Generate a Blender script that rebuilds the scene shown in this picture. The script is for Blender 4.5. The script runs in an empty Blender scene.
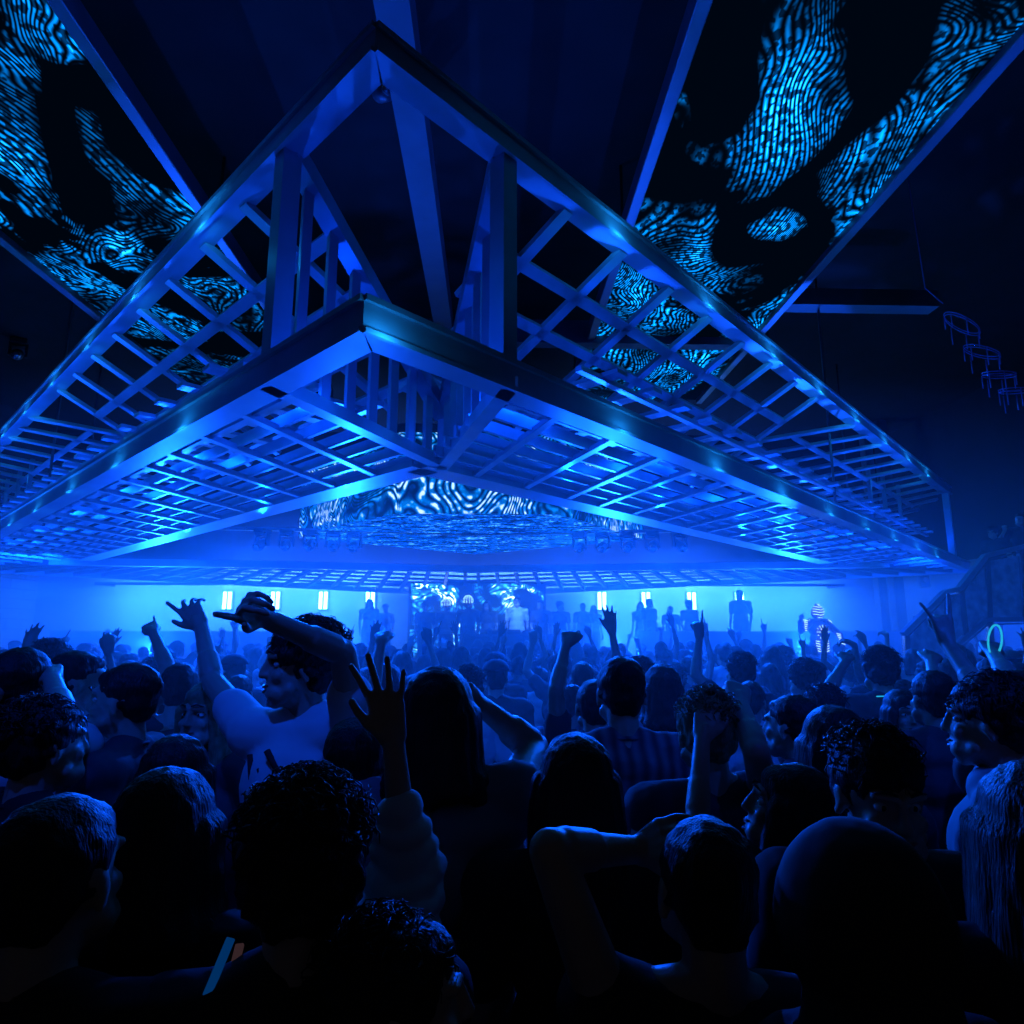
import bpy, bmesh, math, random
from mathutils import Vector, Matrix, noise
C = bpy.context.scene.collection
rnd = random.Random(7)
V = Vector
CZ = 1.95                                     # eye height of the camera

# ------------------------------------------------------------------ helpers
def link(o, parent=None):
    C.objects.link(o)
    if parent: o.parent = parent
    return o

def tag(o, label=None, cat=None, group=None, kind=None):
    if label: o['label'] = label
    if cat: o['category'] = cat
    if group: o['group'] = group
    if kind: o['kind'] = kind
    return o

def empty(name, loc=(0, 0, 0), rz=0.0):
    o = bpy.data.objects.new(name, None)
    o.location = loc; o.rotation_euler = (0, 0, rz); o.empty_display_size = .1
    return link(o)

class MB:
    """collects boxes, bars and tubes that make up ONE mesh"""
    def __init__(s): s.v = []; s.f = []
    def add(s, vs, fs):
        b = len(s.v); s.v += [tuple(v) for v in vs]; s.f += [tuple(b + i for i in f) for f in fs]
    def box(s, lo, hi):
        x0, y0, z0 = lo; x1, y1, z1 = hi
        s.add([(x0,y0,z0),(x1,y0,z0),(x1,y1,z0),(x0,y1,z0),(x0,y0,z1),(x1,y0,z1),(x1,y1,z1),(x0,y1,z1)],
              [(0,3,2,1),(4,5,6,7),(0,1,5,4),(1,2,6,5),(2,3,7,6),(3,0,4,7)])
    def bar(s, a, b, w, h, up=(0, 0, 1), offx=0.0, offz=0.0):
        """prism from a to b, w across, h along up; offsets in those directions"""
        a = V(a); b = V(b); d = (b - a).normalized(); up = V(up)
        if abs(d.dot(up)) > .98: up = V((0, 1, 0))
        x = d.cross(up).normalized(); z = x.cross(d).normalized()
        a = a + x * offx + z * offz; b = b + x * offx + z * offz
        q = [(-w/2, -h/2), (w/2, -h/2), (w/2, h/2), (-w/2, h/2)]
        s.add([a + x*i + z*j for i, j in q] + [b + x*i + z*j for i, j in q],
              [(0,1,2,3),(7,6,5,4),(0,4,5,1),(1,5,6,2),(2,6,7,3),(3,7,4,0)])
    def tube(s, pts, r, n=8, closed=False):
        pts = [V(p) for p in pts]; m = len(pts); rr = r if hasattr(r, '__len__') else [r]*m
        vs = []
        ref = V((0, 0, 1))
        for i, p in enumerate(pts):
            if closed: d = pts[(i+1) % m] - pts[i-1]
            else: d = pts[min(i+1, m-1)] - pts[max(i-1, 0)]
            d.normalize(); u = ref if abs(d.dot(ref)) < .95 else V((0, 1, 0))
            x = d.cross(u).normalized(); z = x.cross(d)
            for k in range(n):
                t = 2*math.pi*k/n; vs.append(p + (x*math.cos(t) + z*math.sin(t))*rr[i])
        fs = []
        for i in range(m if closed else m-1):
            j = (i+1) % m
            for k in range(n):
                l = (k+1) % n; fs.append((i*n+k, i*n+l, j*n+l, j*n+k))
        if not closed: fs += [tuple(range(n))[::-1], tuple((m-1)*n + k for k in range(n))]
        s.add(vs, fs)
    def prism(s, poly, z0, z1):
        n = len(poly)
        s.add([(x, y, z0) for x, y in poly] + [(x, y, z1) for x, y in poly],
              [tuple(range(n))[::-1], tuple(range(n, 2*n))] + [(i, (i+1) % n, n+(i+1) % n, n+i) for i in range(n)])
    def build(s, name, m, parent=None, smooth=False, bevel=0.0):
        me = bpy.data.meshes.new(name); me.from_pydata(s.v, [], s.f); me.materials.append(m)
        bm = bmesh.new(); bm.from_mesh(me); bmesh.ops.recalc_face_normals(bm, faces=bm.faces)
        if bevel: bmesh.ops.bevel(bm, geom=bm.edges[:], offset=bevel, segments=1, affect='EDGES')
        bm.to_mesh(me); bm.free()
        if smooth:
            for p in me.polygons: p.use_smooth = True
        return link(bpy.data.objects.new(name, me), parent)

def struct(name, mb, m, **k):
    o = mb.build(name, m, **k); o['kind'] = 'structure'; return o

# ------------------------------------------------------------------ materials
def nt(name):
    m = bpy.data.materials.new(name); m.use_nodes = True; m.node_tree.nodes.clear()
    N = m.node_tree.nodes; L = m.node_tree.links
    out = N.new('ShaderNodeOutputMaterial')
    return m, N, L, out

def mat(name, col, rough=.6, metal=0.0, var=.25, scale=6.0, bump=0.0, bscale=40.0, sheen=0.0, spec=.5, coat=0.0, stretch=None):
    m, N, L, out = nt(name)
    b = N.new('ShaderNodeBsdfPrincipled'); L.new(b.outputs[0], out.inputs[0])
    b.inputs['Roughness'].default_value = rough; b.inputs['Metallic'].default_value = metal
    b.inputs['Specular IOR Level'].default_value = spec
    b.inputs['Coat Weight'].default_value = coat
    if sheen: b.inputs['Sheen Weight'].default_value = sheen; b.inputs['Sheen Roughness'].default_value = .4
    tc = N.new('ShaderNodeTexCoord'); no = N.new('ShaderNodeTexNoise'); no.inputs['Scale'].default_value = scale
    L.new(tc.outputs['Object'], no.inputs['Vector'])
    r = N.new('ShaderNodeValToRGB'); L.new(no.outputs[0], r.inputs[0]); L.new(r.outputs[0], b.inputs['Base Color'])
    r.color_ramp.elements[0].position = .3; r.color_ramp.elements[1].position = .7
    r.color_ramp.elements[0].color = tuple(c*(1-var) for c in col) + (1,)
    r.color_ramp.elements[1].color = tuple(min(1, c*(1+var)) for c in col) + (1,)
    if bump:
        n2 = N.new('ShaderNodeTexNoise'); n2.inputs['Scale'].default_value = bscale; L.new(tc.outputs['Object'], n2.inputs['Vector'])
        if stretch:
            mp = N.new('ShaderNodeMapping'); mp.inputs['Scale'].default_value = stretch; L.new(tc.outputs['Object'], mp.inputs[0]); L.new(mp.outputs[0], n2.inputs['Vector'])
        bp = N.new('ShaderNodeBump'); bp.inputs['Strength'].default_value = bump; bp.inputs['Distance'].default_value = .02
        L.new(n2.outputs[0], bp.inputs['Height']); L.new(bp.outputs[0], b.inputs['Normal'])
    return m

def emis(name, col, strength):
    m, N, L, out = nt(name)
    e = N.new('ShaderNodeEmission'); e.inputs[0].default_value = tuple(col) + (1,); e.inputs[1].default_value = strength
    L.new(e.outputs[0], out.inputs[0]); return m

def led(name, strength, freq=9.0, warp=1.4, wscale=.55, cover=.52, stretch=(1, 1, 1), dots=0.0, seed=0.0, tint=(.02, .42, 1.0), hi=(.45, .95, 1.0), edge=.06, sharp=2.2, dash=(.42, .62)):
    """an LED video wall: bands of light bent by noise, black between"""
    m, N, L, out = nt(name)
    tc = N.new('ShaderNodeTexCoord'); mp = N.new('ShaderNodeMapping'); mp.inputs['Scale'].default_value = stretch
    mp.inputs['Location'].default_value = (seed, seed*.7, seed*.3)
    L.new(tc.outputs['Object'], mp.inputs[0])
    n1 = N.new('ShaderNodeTexNoise'); n1.inputs['Scale'].default_value = wscale; n1.inputs['Detail'].default_value = 2.0
    n1.inputs['Distortion'].default_value = .8
    L.new(mp.outputs[0], n1.inputs['Vector'])
    def mth(op, a, b=None):
        q = N.new('ShaderNodeMath'); q.operation = op
        for i, x in enumerate((a, b)):
            if x is None: continue
            if isinstance(x, (int, float)): q.inputs[i].default_value = x
            else: L.new(x, q.inputs[i])
        return q.outputs[0]
    sep = N.new('ShaderNodeSeparateXYZ'); L.new(mp.outputs[0], sep.inputs[0])
    ph = mth('ADD', mth('MULTIPLY', n1.outputs[0], warp*freq*2.2), mth('MULTIPLY', mth('ADD', sep.outputs[0], sep.outputs[2]), freq*.25))
    band = mth('ABSOLUTE', mth('SINE', mth('MULTIPLY', ph, 3.1)))
    n2 = N.new('ShaderNodeTexNoise'); n2.inputs['Scale'].default_value = wscale*1.25; n2.inputs['Detail'].default_value = 3.0
    n2.inputs['Distortion'].default_value = 1.6; m2 = N.new('ShaderNodeMapping'); m2.inputs['Location'].default_value = (5.3, 2.1+seed, 8.8)
    L.new(mp.outputs[0], m2.inputs[0]); L.new(m2.outputs[0], n2.inputs['Vector'])
    mask = N.new('ShaderNodeMapRange'); L.new(n2.outputs[0], mask.inputs[0])
    mask.inputs[1].default_value = cover; mask.inputs[2].default_value = cover + edge*2; mask.clamp = True
    n3 = N.new('ShaderNodeTexNoise'); n3.inputs['Scale'].default_value = wscale*14 if not dots else dots; n3.inputs['Detail'].default_value = 1.0
    L.new(mp.outputs[0], n3.inputs['Vector'])
    spk = N.new('ShaderNodeMapRange'); L.new(n3.outputs[0], spk.inputs[0]); spk.inputs[1].default_value, spk.inputs[2].default_value = dash
    v = mth('MULTIPLY', mth('MULTIPLY', mth('POWER', band, sharp), mask.outputs[0]), mth('ADD', .3 if sharp < 3 else .08, spk.outputs[0]))
    if sharp > 3:          # the picture is strong in some places and faint in others
        n4 = N.new('ShaderNodeTexNoise'); n4.inputs['Scale'].default_value = .8; m4 = N.new('ShaderNodeMapping'); m4.inputs['Location'].default_value = (seed*2, 3.3, 1.0)
        L.new(mp.outputs[0], m4.inputs[0]); L.new(m4.outputs[0], n4.inputs['Vector'])
        g4 = N.new('ShaderNodeMapRange'); L.new(n4.outputs[0], g4.inputs[0]); g4.inputs[1].default_value = .38; g4.inputs[2].default_value = .62; g4.inputs[3].default_value = .12
        v = mth('MULTIPLY', v, g4.outputs[0])
    r = N.new('ShaderNodeValToRGB'); L.new(v, r.inputs[0]); e = r.color_ramp.elements
    e[0].position = 0.0; e[0].color = (0, .0006, .002, 1); e[1].position = 1.0; e[1].color = tuple(hi) + (1,)
    k = r.color_ramp.elements.new(.55); k.color = tuple(tint) + (1,)
    em = N.new('ShaderNodeEmission'); L.new(r.outputs[0], em.inputs[0]); em.inputs[1].default_value = strength
    L.new(em.outputs[0], out.inputs[0]); return m

STEEL = mat('painted_steel', (.30, .33, .40), .38, .35, .12, 3)  # the steel's own even blue-grey paint
STEEL_DARK = mat('dark_steel', (.10, .11, .13), .45, .4, .2, 4)
SLAT = mat('satin_aluminium_slat', (.42, .45, .52), .33, .3, .1, 5)
BLACK = mat('matte_black_paint', (.012, .013, .016), .7, 0, .3, 4)
CEIL = mat('black_ceiling_plaster', (.008, .008, .009), .9, 0, .3, 1.5)
FLOOR = mat('dark_concrete_floor', (.03, .03, .033), .5, 0, .3, 2, bump=.2)
CHROME = mat('chrome', (.6, .62, .66), .2, .9, .05)
WALL = mat('painted_plaster_wall', (.30, .32, .36), .75, 0, .1, .8, bump=.1, bscale=6)

def tile_wall():
    m, N, L, out = nt('tiled_wall')
    b = N.new('ShaderNodeBsdfPrincipled'); L.new(b.outputs[0], out.inputs[0]); b.inputs['Roughness'].default_value = .5
    tc = N.new('ShaderNodeTexCoord'); mp = N.new('ShaderNodeMapping'); mp.inputs['Rotation'].default_value = (math.radians(90), 0, math.radians(90))
    L.new(tc.outputs['Object'], mp.inputs[0])
    br = N.new('ShaderNodeTexBrick'); br.inputs['Scale'].default_value = 1.0
    br.inputs['Brick Width'].default_value = 1.2; br.inputs['Row Height'].default_value = .3; br.inputs['Mortar Size'].default_value = .012
    br.inputs['Color1'].default_value = (.27, .29, .33, 1); br.inputs['Color2'].default_value = (.34, .36, .40, 1); br.inputs['Mortar'].default_value = (.12, .12, .14, 1)
    sx = N.new('ShaderNodeSeparateXYZ'); cx = N.new('ShaderNodeCombineXYZ'); L.new(tc.outputs['Object'], sx.inputs[0])
    L.new(sx.outputs[1], cx.inputs[0]); L.new(sx.outputs[2], cx.inputs[1]); L.new(cx.outputs[0], br.inputs['Vector'])
    L.new(br.outputs[0], b.inputs['Base Color']); return m
TILES = tile_wall()

# ------------------------------------------------------------------ the room
XL, XR, YB, YF, ZC = -14.4, 13.4, 21.6, -4.0, 8.6
b = MB(); b.box((XL-.2, YF, -.2), (XR+.2, YB+.2, 0)); struct('floor', b, FLOOR)
b = MB(); b.box((XL-.2, YF, ZC), (XR+.2, YB+.2, ZC+.2)); struct('ceiling', b, CEIL)
b = MB(); b.box((XL-.2, YF, 0), (XL, YB, 4.0)); struct('wall_left', b, TILES)
b = MB(); b.box((XR, YF, 0), (XR+.2, YB, 4.0)); struct('wall_right', b, WALL)
b = MB(); b.box((XL-.2, YB, 0), (XR+.2, YB+.2, 4.1)); struct('wall_back', b, WALL)
for nm, lo, hi in (('wall_left_upper', (XL-.2, YF, 4.0), (XL, YB, ZC)), ('wall_right_upper', (XR, YF, 4.0), (XR+.2, YB, ZC)), ('wall_back_upper', (XL-.2, YB, 4.1), (XR+.2, YB+.2, ZC))):
    b = MB(); b.box(lo, hi); struct(nm, b, CEIL)
# ceiling joists seen as black-blue beams between the video strips
JOIST = mat('painted_joist', (.09, .10, .12), .6, .1, .1, 3)
b = MB(); b.box((-1.08, 3.2, 7.45), (-.76, 20.5, 7.85)); struct('trim_1', b, JOIST)
b = MB(); b.box((-1.2, 11.6, 7.3), (5.2, 11.85, 7.75)); struct('trim_2', b, JOIST)
b = MB(); b.box((4.95, 10.3, 7.45), (7.6, 10.6, 7.75)); struct('trim_3', b, JOIST)
# right-hand steel columns in front of the side wall
for i, x in enumerate((11.75, 12.25)):
    b = MB(); b.bar((x, 19.9, 0), (x, 19.9, ZC), .24 if i == 0 else .3, .3); b.box((x-.22, 19.7, 0), (x+.22, 20.1, .06))
    struct('trim_%d' % (4+i), b, STEEL_DARK)

# ------------------------------------------------------------------ lattice canopy
def unit(v): v = V(v); return v.normalized()
ZL, ZU = 3.55, 5.30
PN = V((-.7, 3.35, 0))
UR = unit((12.9, 13.25, 0)); UL = unit((-12.9, 13.25, 0))
NR = V((-UR.y, UR.x, 0)); NL = V((UL.y, -UL.x, 0))       # inward
DROP = .49
canopy = empty('lattice_canopy', (PN.x, PN.y, 0))
tag(canopy, 'huge pointed steel lattice canopy of beams and slats hanging low over the crowd', 'canopy')
canopy.location = (0, 0, 0)
LEN = 18.45
TIP = V((-.5, 6.4, ZL))
def P(side, s, t=0.0, z=ZL):
    u, n = (UR, NR) if side > 0 else (UL, NL)
    return V((PN.x, PN.y, z)) + u*s + n*t
def inward_bar(side, s0, s1, z, w, h, name, m):
    b = MB(); u, n = (UR, NR) if side > 0 else (UL, NL)
    a = P(side, s0, 0, z); c = P(side, s1, 0, z)
    # box profile with its outer bottom edge on the line, mitred at the apex
    k = w*0.97 if s0 == 0 else 0
    vs = [a, a + n*w + u*k, a + n*w + u*k + V((0,0,h)), a + V((0,0,h)), c, c + n*w, c + n*w + V((0,0,h)), c + V((0,0,h))]
    b.add(vs, [(0,1,2,3),(7,6,5,4),(0,4,5,1),(1,5,6,2),(2,6,7,3),(3,7,4,0)])
    # lipped edges of the channel
    b.bar(a + V((0,0,h)) - n*.012, c + V((0,0,h)) - n*.012, .03, .035)
    b.bar(a - n*.012, c - n*.012, .03, .03)
    return b.build(name, m, canopy)
for sd in (-1, 1):
    inward_bar(sd, 0, LEN, ZL, .19, .19, 'lower_beam', STEEL)
    inward_bar(sd, 0, 17.0 if sd > 0 else 17.6, ZU, .17, .17, 'upper_beam', STEEL)
for x_, y_ in ((-7.5, 11.2), (5.6, 10.5), (-9.5, 15.5), (8.6, 15.5)):
    b = MB(); b.bar((x_, y_, ZL+.1), (x_, y_, ZC), .03, .03); b.build('hanger_rod', STEEL_DARK, canopy)
# far edge of the canopy
FC = V((-.6, 20.0, 3.10)); RC = P(1, LEN); LC = P(-1, LEN)
for c in (RC, LC):
    b = MB(); b.bar(c, FC, .16, .14); b.build('far_beam', STEEL, canopy)

# posts from upper to lower beam
def post(side, s, w=.135, name='post', t=.08):
    b = MB(); a = P(side, s, t, ZL+.19); c = P(side, s, t, ZU)
    n = NR if side > 0 else NL
    b.bar(a, c, w, w, up=n)
    return b.build(name, STEEL, canopy)
SN = 1.18
post(-1, SN); post(1, SN)
post(1, 16.8, .14); post(-1, 16.8, .14)
for sd in (-1, 1):
    for s in (12.6, 13.7, 15.0): post(sd, s, .07, 'thin_post', .7)

# the notch behind the point: sloping rails, bars standing between
for sd in (-1, 1):
    a = P(sd, SN, .02, ZL+.05); au = P(sd, SN, .1, ZU+.05); tu = TIP + V((0, 0, .55)); tl = TIP + V((0, 0, .05))
    b = MB(); b.bar(a, tl, .12, .10); b.build('notch_rail', SLAT, canopy)
    b = MB(); b.bar(au, tu, .15, .13); b.build('notch_upper_rail', STEEL, canopy)
    nb = 8
    for i in range(1, nb):
        f = i/nb
        p = a.lerp(tl, f); q = au.lerp(tu, f)
        b = MB(); b.bar(p, V((p.x, p.y, q.z)), .07, .07, up=(sd*.5, .8, 0)); b.build('upright_bar', STEEL, canopy)
b = MB(); b.bar(TIP - V((0,0,.02)), TIP + V((0,0,.62)), .1, .1); b.build('notch_post', STEEL, canopy)

# sloping upper lattice
def PU(side, s, t): return P(side, s, t, ZU + .06 - DROP*t)
for sd in (-1, 1):
    n = NR if sd > 0 else NL; u = UR if sd > 0 else UL
    upn = (n*DROP + V((0, 0, 1))).normalized()
    def tmax(s): return 2.15
    def smin(t):                       # where the notch cuts the panel
        return max(.0, SN + (2.15 + .0 - SN) * t/2.15)
    b = MB()
    s = 1.95
    bars = [1.95, 2.75] + [3.6 + .84*k for k in range(6)]
    for s in bars:
        b.bar(PU(sd, s, .1), PU(sd, s, 2.15), .11, .05, up=upn)
    for t in (.62, 1.05, 1.5, 1.95):
        b.bar(PU(sd, smin(t), t), PU(sd, 7.84, t), .11, .05, up=upn, offz=.0)
    b.build('near_upper_panel', SLAT, canopy)
    b = MB()
    s = 9.75
    while s < 19.5:
        t1 = 1.85; t0 = .1
        k0 = max(0, (s - 17.0)/1.83) if s > 17 else .1
        a = PU(sd, s - 1.83*k0, k0)
        b.bar(a, PU(sd, s - 1.83*t1, t1), .08, .05, up=upn); s += .78
    for t in (.72, 1.12, 1.55): b.bar(PU(sd, 7.9 + (1.07-min(t,1.07))*1.83, t), PU(sd, 16.4, t), .085, .05, up=upn)
    b.build('far_upper_panel', SLAT, canopy)

# lower lattice: planks on edge parallel to the beams, crossed by bars that fan from the notch
for sd in (-1, 1):
    u = UR if sd > 0 else UL; n = NR if sd > 0 else NL
    # panels of the lower deck, each 3 m long
    fan = unit((-.34*sd, 1, 0))
    W = 2.28
    def innerS(t, s): return s
    edges = [1.0, 4.0, 7.0, 10.0, 13.0, 16.0, 18.3]
    def notch_s(t): return SN + (2.2 - SN)*t/2.15
    for i in range(len(edges)-1):
        b = MB()
        for k in range(7):
            t = .28 + k*.29
            s0 = max(edges[i], notch_s(t)); s1 = edges[i+1]
            b.bar(P(sd, s0, t, ZL+.08), P(sd, s1, t, ZL+.08), .035, .10)
        q = edges[i] + .1
        while q < edges[i+1]:
            if i > 0 or q > 1.4:
                a = P(sd, q, .19, ZL+.03)
                dd = fan*(W-.19)/fan.dot(n); e = a + dd
                b.bar(a, e, .07, .05)
            q += .78
        b.build('lower_panel', SLAT, canopy)
    # inner edge: wide flat plate that catches the lamps
    b = MB(); a = P(sd, 2.15, 2.15, ZL+.0); c = P(sd, 14.2, 2.15, ZL+.0)
    b.bar(a - n*.0, c, .34, .07, offz=.03); b.build('inner_edge_plate', STEEL, canopy)
    # second deck over the side arms, seen through the first one
    b = MB()
    for k in range(22):
        s = 3.0 + k*.62
        b.bar(P(sd, s, 2.0, ZL+.75), P(sd, s, .3, ZL+.75), .16, .04)
    for t in (.5, 1.2, 1.9): b.bar(P(sd, 2.6, t, ZL+.72), P(sd, 16.5, t, ZL+.72), .07, .05)
    b.build('middle_deck_panel', SLAT, canopy)

# far part of the canopy: a shallow sloping deck with radial bars
INN = [V((-9.9, 15.2, 3.55)), V((-5.0, 15.55, 3.53)), V((-.5, 16.2, 3.5)), V((4.2, 15.75, 3.53)), V((9.2, 15.2, 3.55))]
b = MB()
for i in range(4): b.bar(INN[i], INN[i+1], .22, .16)
b.build('far_inner_beam', STEEL, canopy)
def lerp_poly(pts, f):
    k = f*(len(pts)-1); i = min(int(k), len(pts)-2); return pts[i].lerp(pts[i+1], k-i)
for sd in (-1, 1):
    out0 = FC; out1 = RC if sd > 0 else LC
    inn = INN[2:] if sd > 0 else INN[2::-1]
    b = MB(); n = 21
    for i in range(n):
        f = (i+.35)/n
        b.bar(lerp_poly(inn, f), out0.lerp(out1, f), .085, .09)
    for k in range(1, 6):
        g = k/6
        m = 10
        for j in range(m):
            a = lerp_poly(inn, j/m).lerp(out0.lerp(out1, j/m), g); c = lerp_poly(inn, (j+1)/m).lerp(out0.lerp(out1, (j+1)/m), g)
            b.bar(a, c, .03, .06, offz=.06)
    b.build('far_deck_panel', STEEL_DARK, canopy)  # darker steel puts the far bars' backlit shade into the colour

# ------------------------------------------------------------------ video panels
ledA = led('led_strip_left_picture', 2.2, 24, 1.0, .38, .50, stretch=(1.25, .8, 1), dots=11, seed=2.2, tint=(.0, .22, .85), hi=(.02, .60, 1), edge=.07, sharp=3.4, dash=(.44, .54))
ledB = led('led_strip_right_picture', 2.8, 24, 1.0, .33, .465, stretch=(1.25, .8, 1), dots=11, seed=9.4, tint=(.0, .22, .85), hi=(.02, .60, 1), edge=.07, sharp=3.4, dash=(.44, .54))
FR = mat('led_frame_paint', (.11, .115, .135), .4, .4, .1, 3)
def strip(x0, x1, y0, y1, z, m, label):
    r = empty('led_screen', ((x0+x1)/2, (y0+y1)/2, z)); tag(r, label, 'screen')
    cx, cy = r.location.x, r.location.y
    b = MB(); b.box((x0-cx, y0-cy, 0), (x1-cx, y1-cy, .06)); b.build('display', m, r)
    for x in (x0, x1):
        b = MB(); b.box((x-.07-cx, y0-cy, -.10), (x+.07-cx, y1-cy, .16)); b.build('side_frame', FR, r, bevel=.01)
    for x in (x0, x1):
        for y in (y0+1, (y0+y1)/2, y1-1):
            b = MB(); b.box((x-.02-cx, y-.02-cy, .16), (x+.02-cx, y+.02-cy, ZC-z)); b.build('hanger', BLACK, r)
    return r
strip(-6.9, -3.83, 2.0, 15.0, 7.45, ledA, 'long ceiling video screen with blue swirls left of the canopy point')
strip(1.82, 4.9, 2.0, 15.0, 7.45, ledB, 'long ceiling video screen with blue swirls right of the canopy point')

# the hanging video box over the stage
hz = CZ + 2.4
def un(px, py, h):
    F, Pt, Y = 665, math.atan(122/665), math.radians(1.7)
    a = (px-512)/F; q = (512-py)/F
    up = q*math.cos(Pt) + math.sin(Pt); f = math.cos(Pt) - q*math.sin(Pt)
    x = a*math.cos(Y) + f*math.sin(Y); y = f*math.cos(Y) - a*math.sin(Y); t = h/up
    return (x*t, y*t)
poly = [(-4.9, 16.9), (-3.3, 14.6), (-1.9, 13.3), (1.3, 13.3), (2.1, 14.3), (3.9, 16.9), (-.5, 20.3)]
poly = [(x, y) for x, y in poly]
ledW = led('led_water_picture', 3.0, 5.0, 1.2, 1.3, .40, stretch=(1, 3.0, 1), dots=9, seed=4, tint=(.0, .12, .9), hi=(.2, .8, 1), edge=.15)
ledV = led('led_swirl_picture', 1.1, 16.0, 1.3, .45, .36, seed=6, tint=(.0, .26, 1), hi=(.7, 1, 1), edge=.12)
vb = empty('video_box', (-.6, 16, hz)); tag(vb, 'faceted video screen box over the stage with wave pictures on face and underside', 'screen')
vb.location = (0, 0, 0)
b = MB(); b.prism(poly, hz, hz+.05); b.build('underside_display', ledW, vb)
b = MB()
for i in range(5):
    (x0, y0), (x1, y1) = poly[i], poly[i+1]
    b.bar((x0, y0, hz+.85), (x1, y1, hz+.85), .05, 1.7)
b.build('face_display', ledV, vb)
b = MB(); b.prism(poly, hz+1.71, hz+1.9); b.build('top_cover', BLACK, vb)
b = MB(); b.bar((-.6,16.5,hz+1.9), (-.6,16.5,ZC), .3,.3); b.build('hanger', BLACK, vb)
# ------------------------------------------------------------------ people
SKIN = mat('skin', (.46, .32, .25), .45, 0, .08, 9, bump=.06, bscale=60)
SKIN2 = mat('deep_skin', (.22, .14, .10), .45, 0, .08, 9, bump=.06, bscale=60)
HAIR = mat('dark_hair', (.020, .017, .016), .5, 0, .4, 30, bump=.35, bscale=190, spec=.3, stretch=(1, 1, .10))
HAIRB = mat('brown_hair', (.06, .04, .028), .5, 0, .4, 30, bump=.35, bscale=190, spec=.3, stretch=(1, 1, .10))
HAIRL = mat('fair_hair', (.30, .21, .12), .5, 0, .3, 30, bump=.35, bscale=190, spec=.3, stretch=(1, 1, .10))
TEE_W = mat('white_cotton', (.62, .63, .66), .85, 0, .05, 5, bump=.35, bscale=9)
TEE_G = mat('grey_cotton', (.22, .23, .25), .85, 0, .1, 5, bump=.4, bscale=9)
TEE_D = mat('dark_cotton', (.04, .042, .05), .85, 0, .2, 5, bump=.4, bscale=9)
TEE_B = mat('black_cotton', (.014, .014, .017), .85, 0, .2, 5, bump=.4, bscale=9)
DENIM = mat('dark_denim', (.03, .035, .06), .85, 0, .3, 12)
EYEW = mat('eye_white', (.7, .7, .7), .2, 0, .02); EYED = mat('iris_dark', (.01, .01, .012), .2, 0, .1)
LIP = mat('lips', (.34, .10, .09), .4, 0, .1); TOOTH = mat('teeth', (.75, .75, .72), .25, 0, .05)
def stripes():
    m, N, L, out = nt('striped_cotton')
    b = N.new('ShaderNodeBsdfPrincipled'); L.new(b.outputs[0], out.inputs[0]); b.inputs['Roughness'].default_value = .85
    tc = N.new('ShaderNodeTexCoord'); w = N.new('ShaderNodeTexWave'); w.bands_direction = 'X'; w.inputs['Scale'].default_value = 7; w.inputs['Distortion'].default_value = 1.2
    L.new(tc.outputs['Object'], w.inputs['Vector']); r = N.new('ShaderNodeValToRGB'); L.new(w.outputs[0], r.inputs[0])
    r.color_ramp.elements[0].color = (.06, .06, .08, 1); r.color_ramp.elements[1].color = (.2, .2, .24, 1)
    L.new(r.outputs[0], b.inputs['Base Color']); return m
TEE_S = stripes()

def frame_of(d, up=V((0, 0, 1))):
    d = d.normalized()
    if abs(d.dot(up)) > .97: up = V((0, 1, 0))
    x = d.cross(up).normalized(); return x, d, x.cross(d).normalized()

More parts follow.
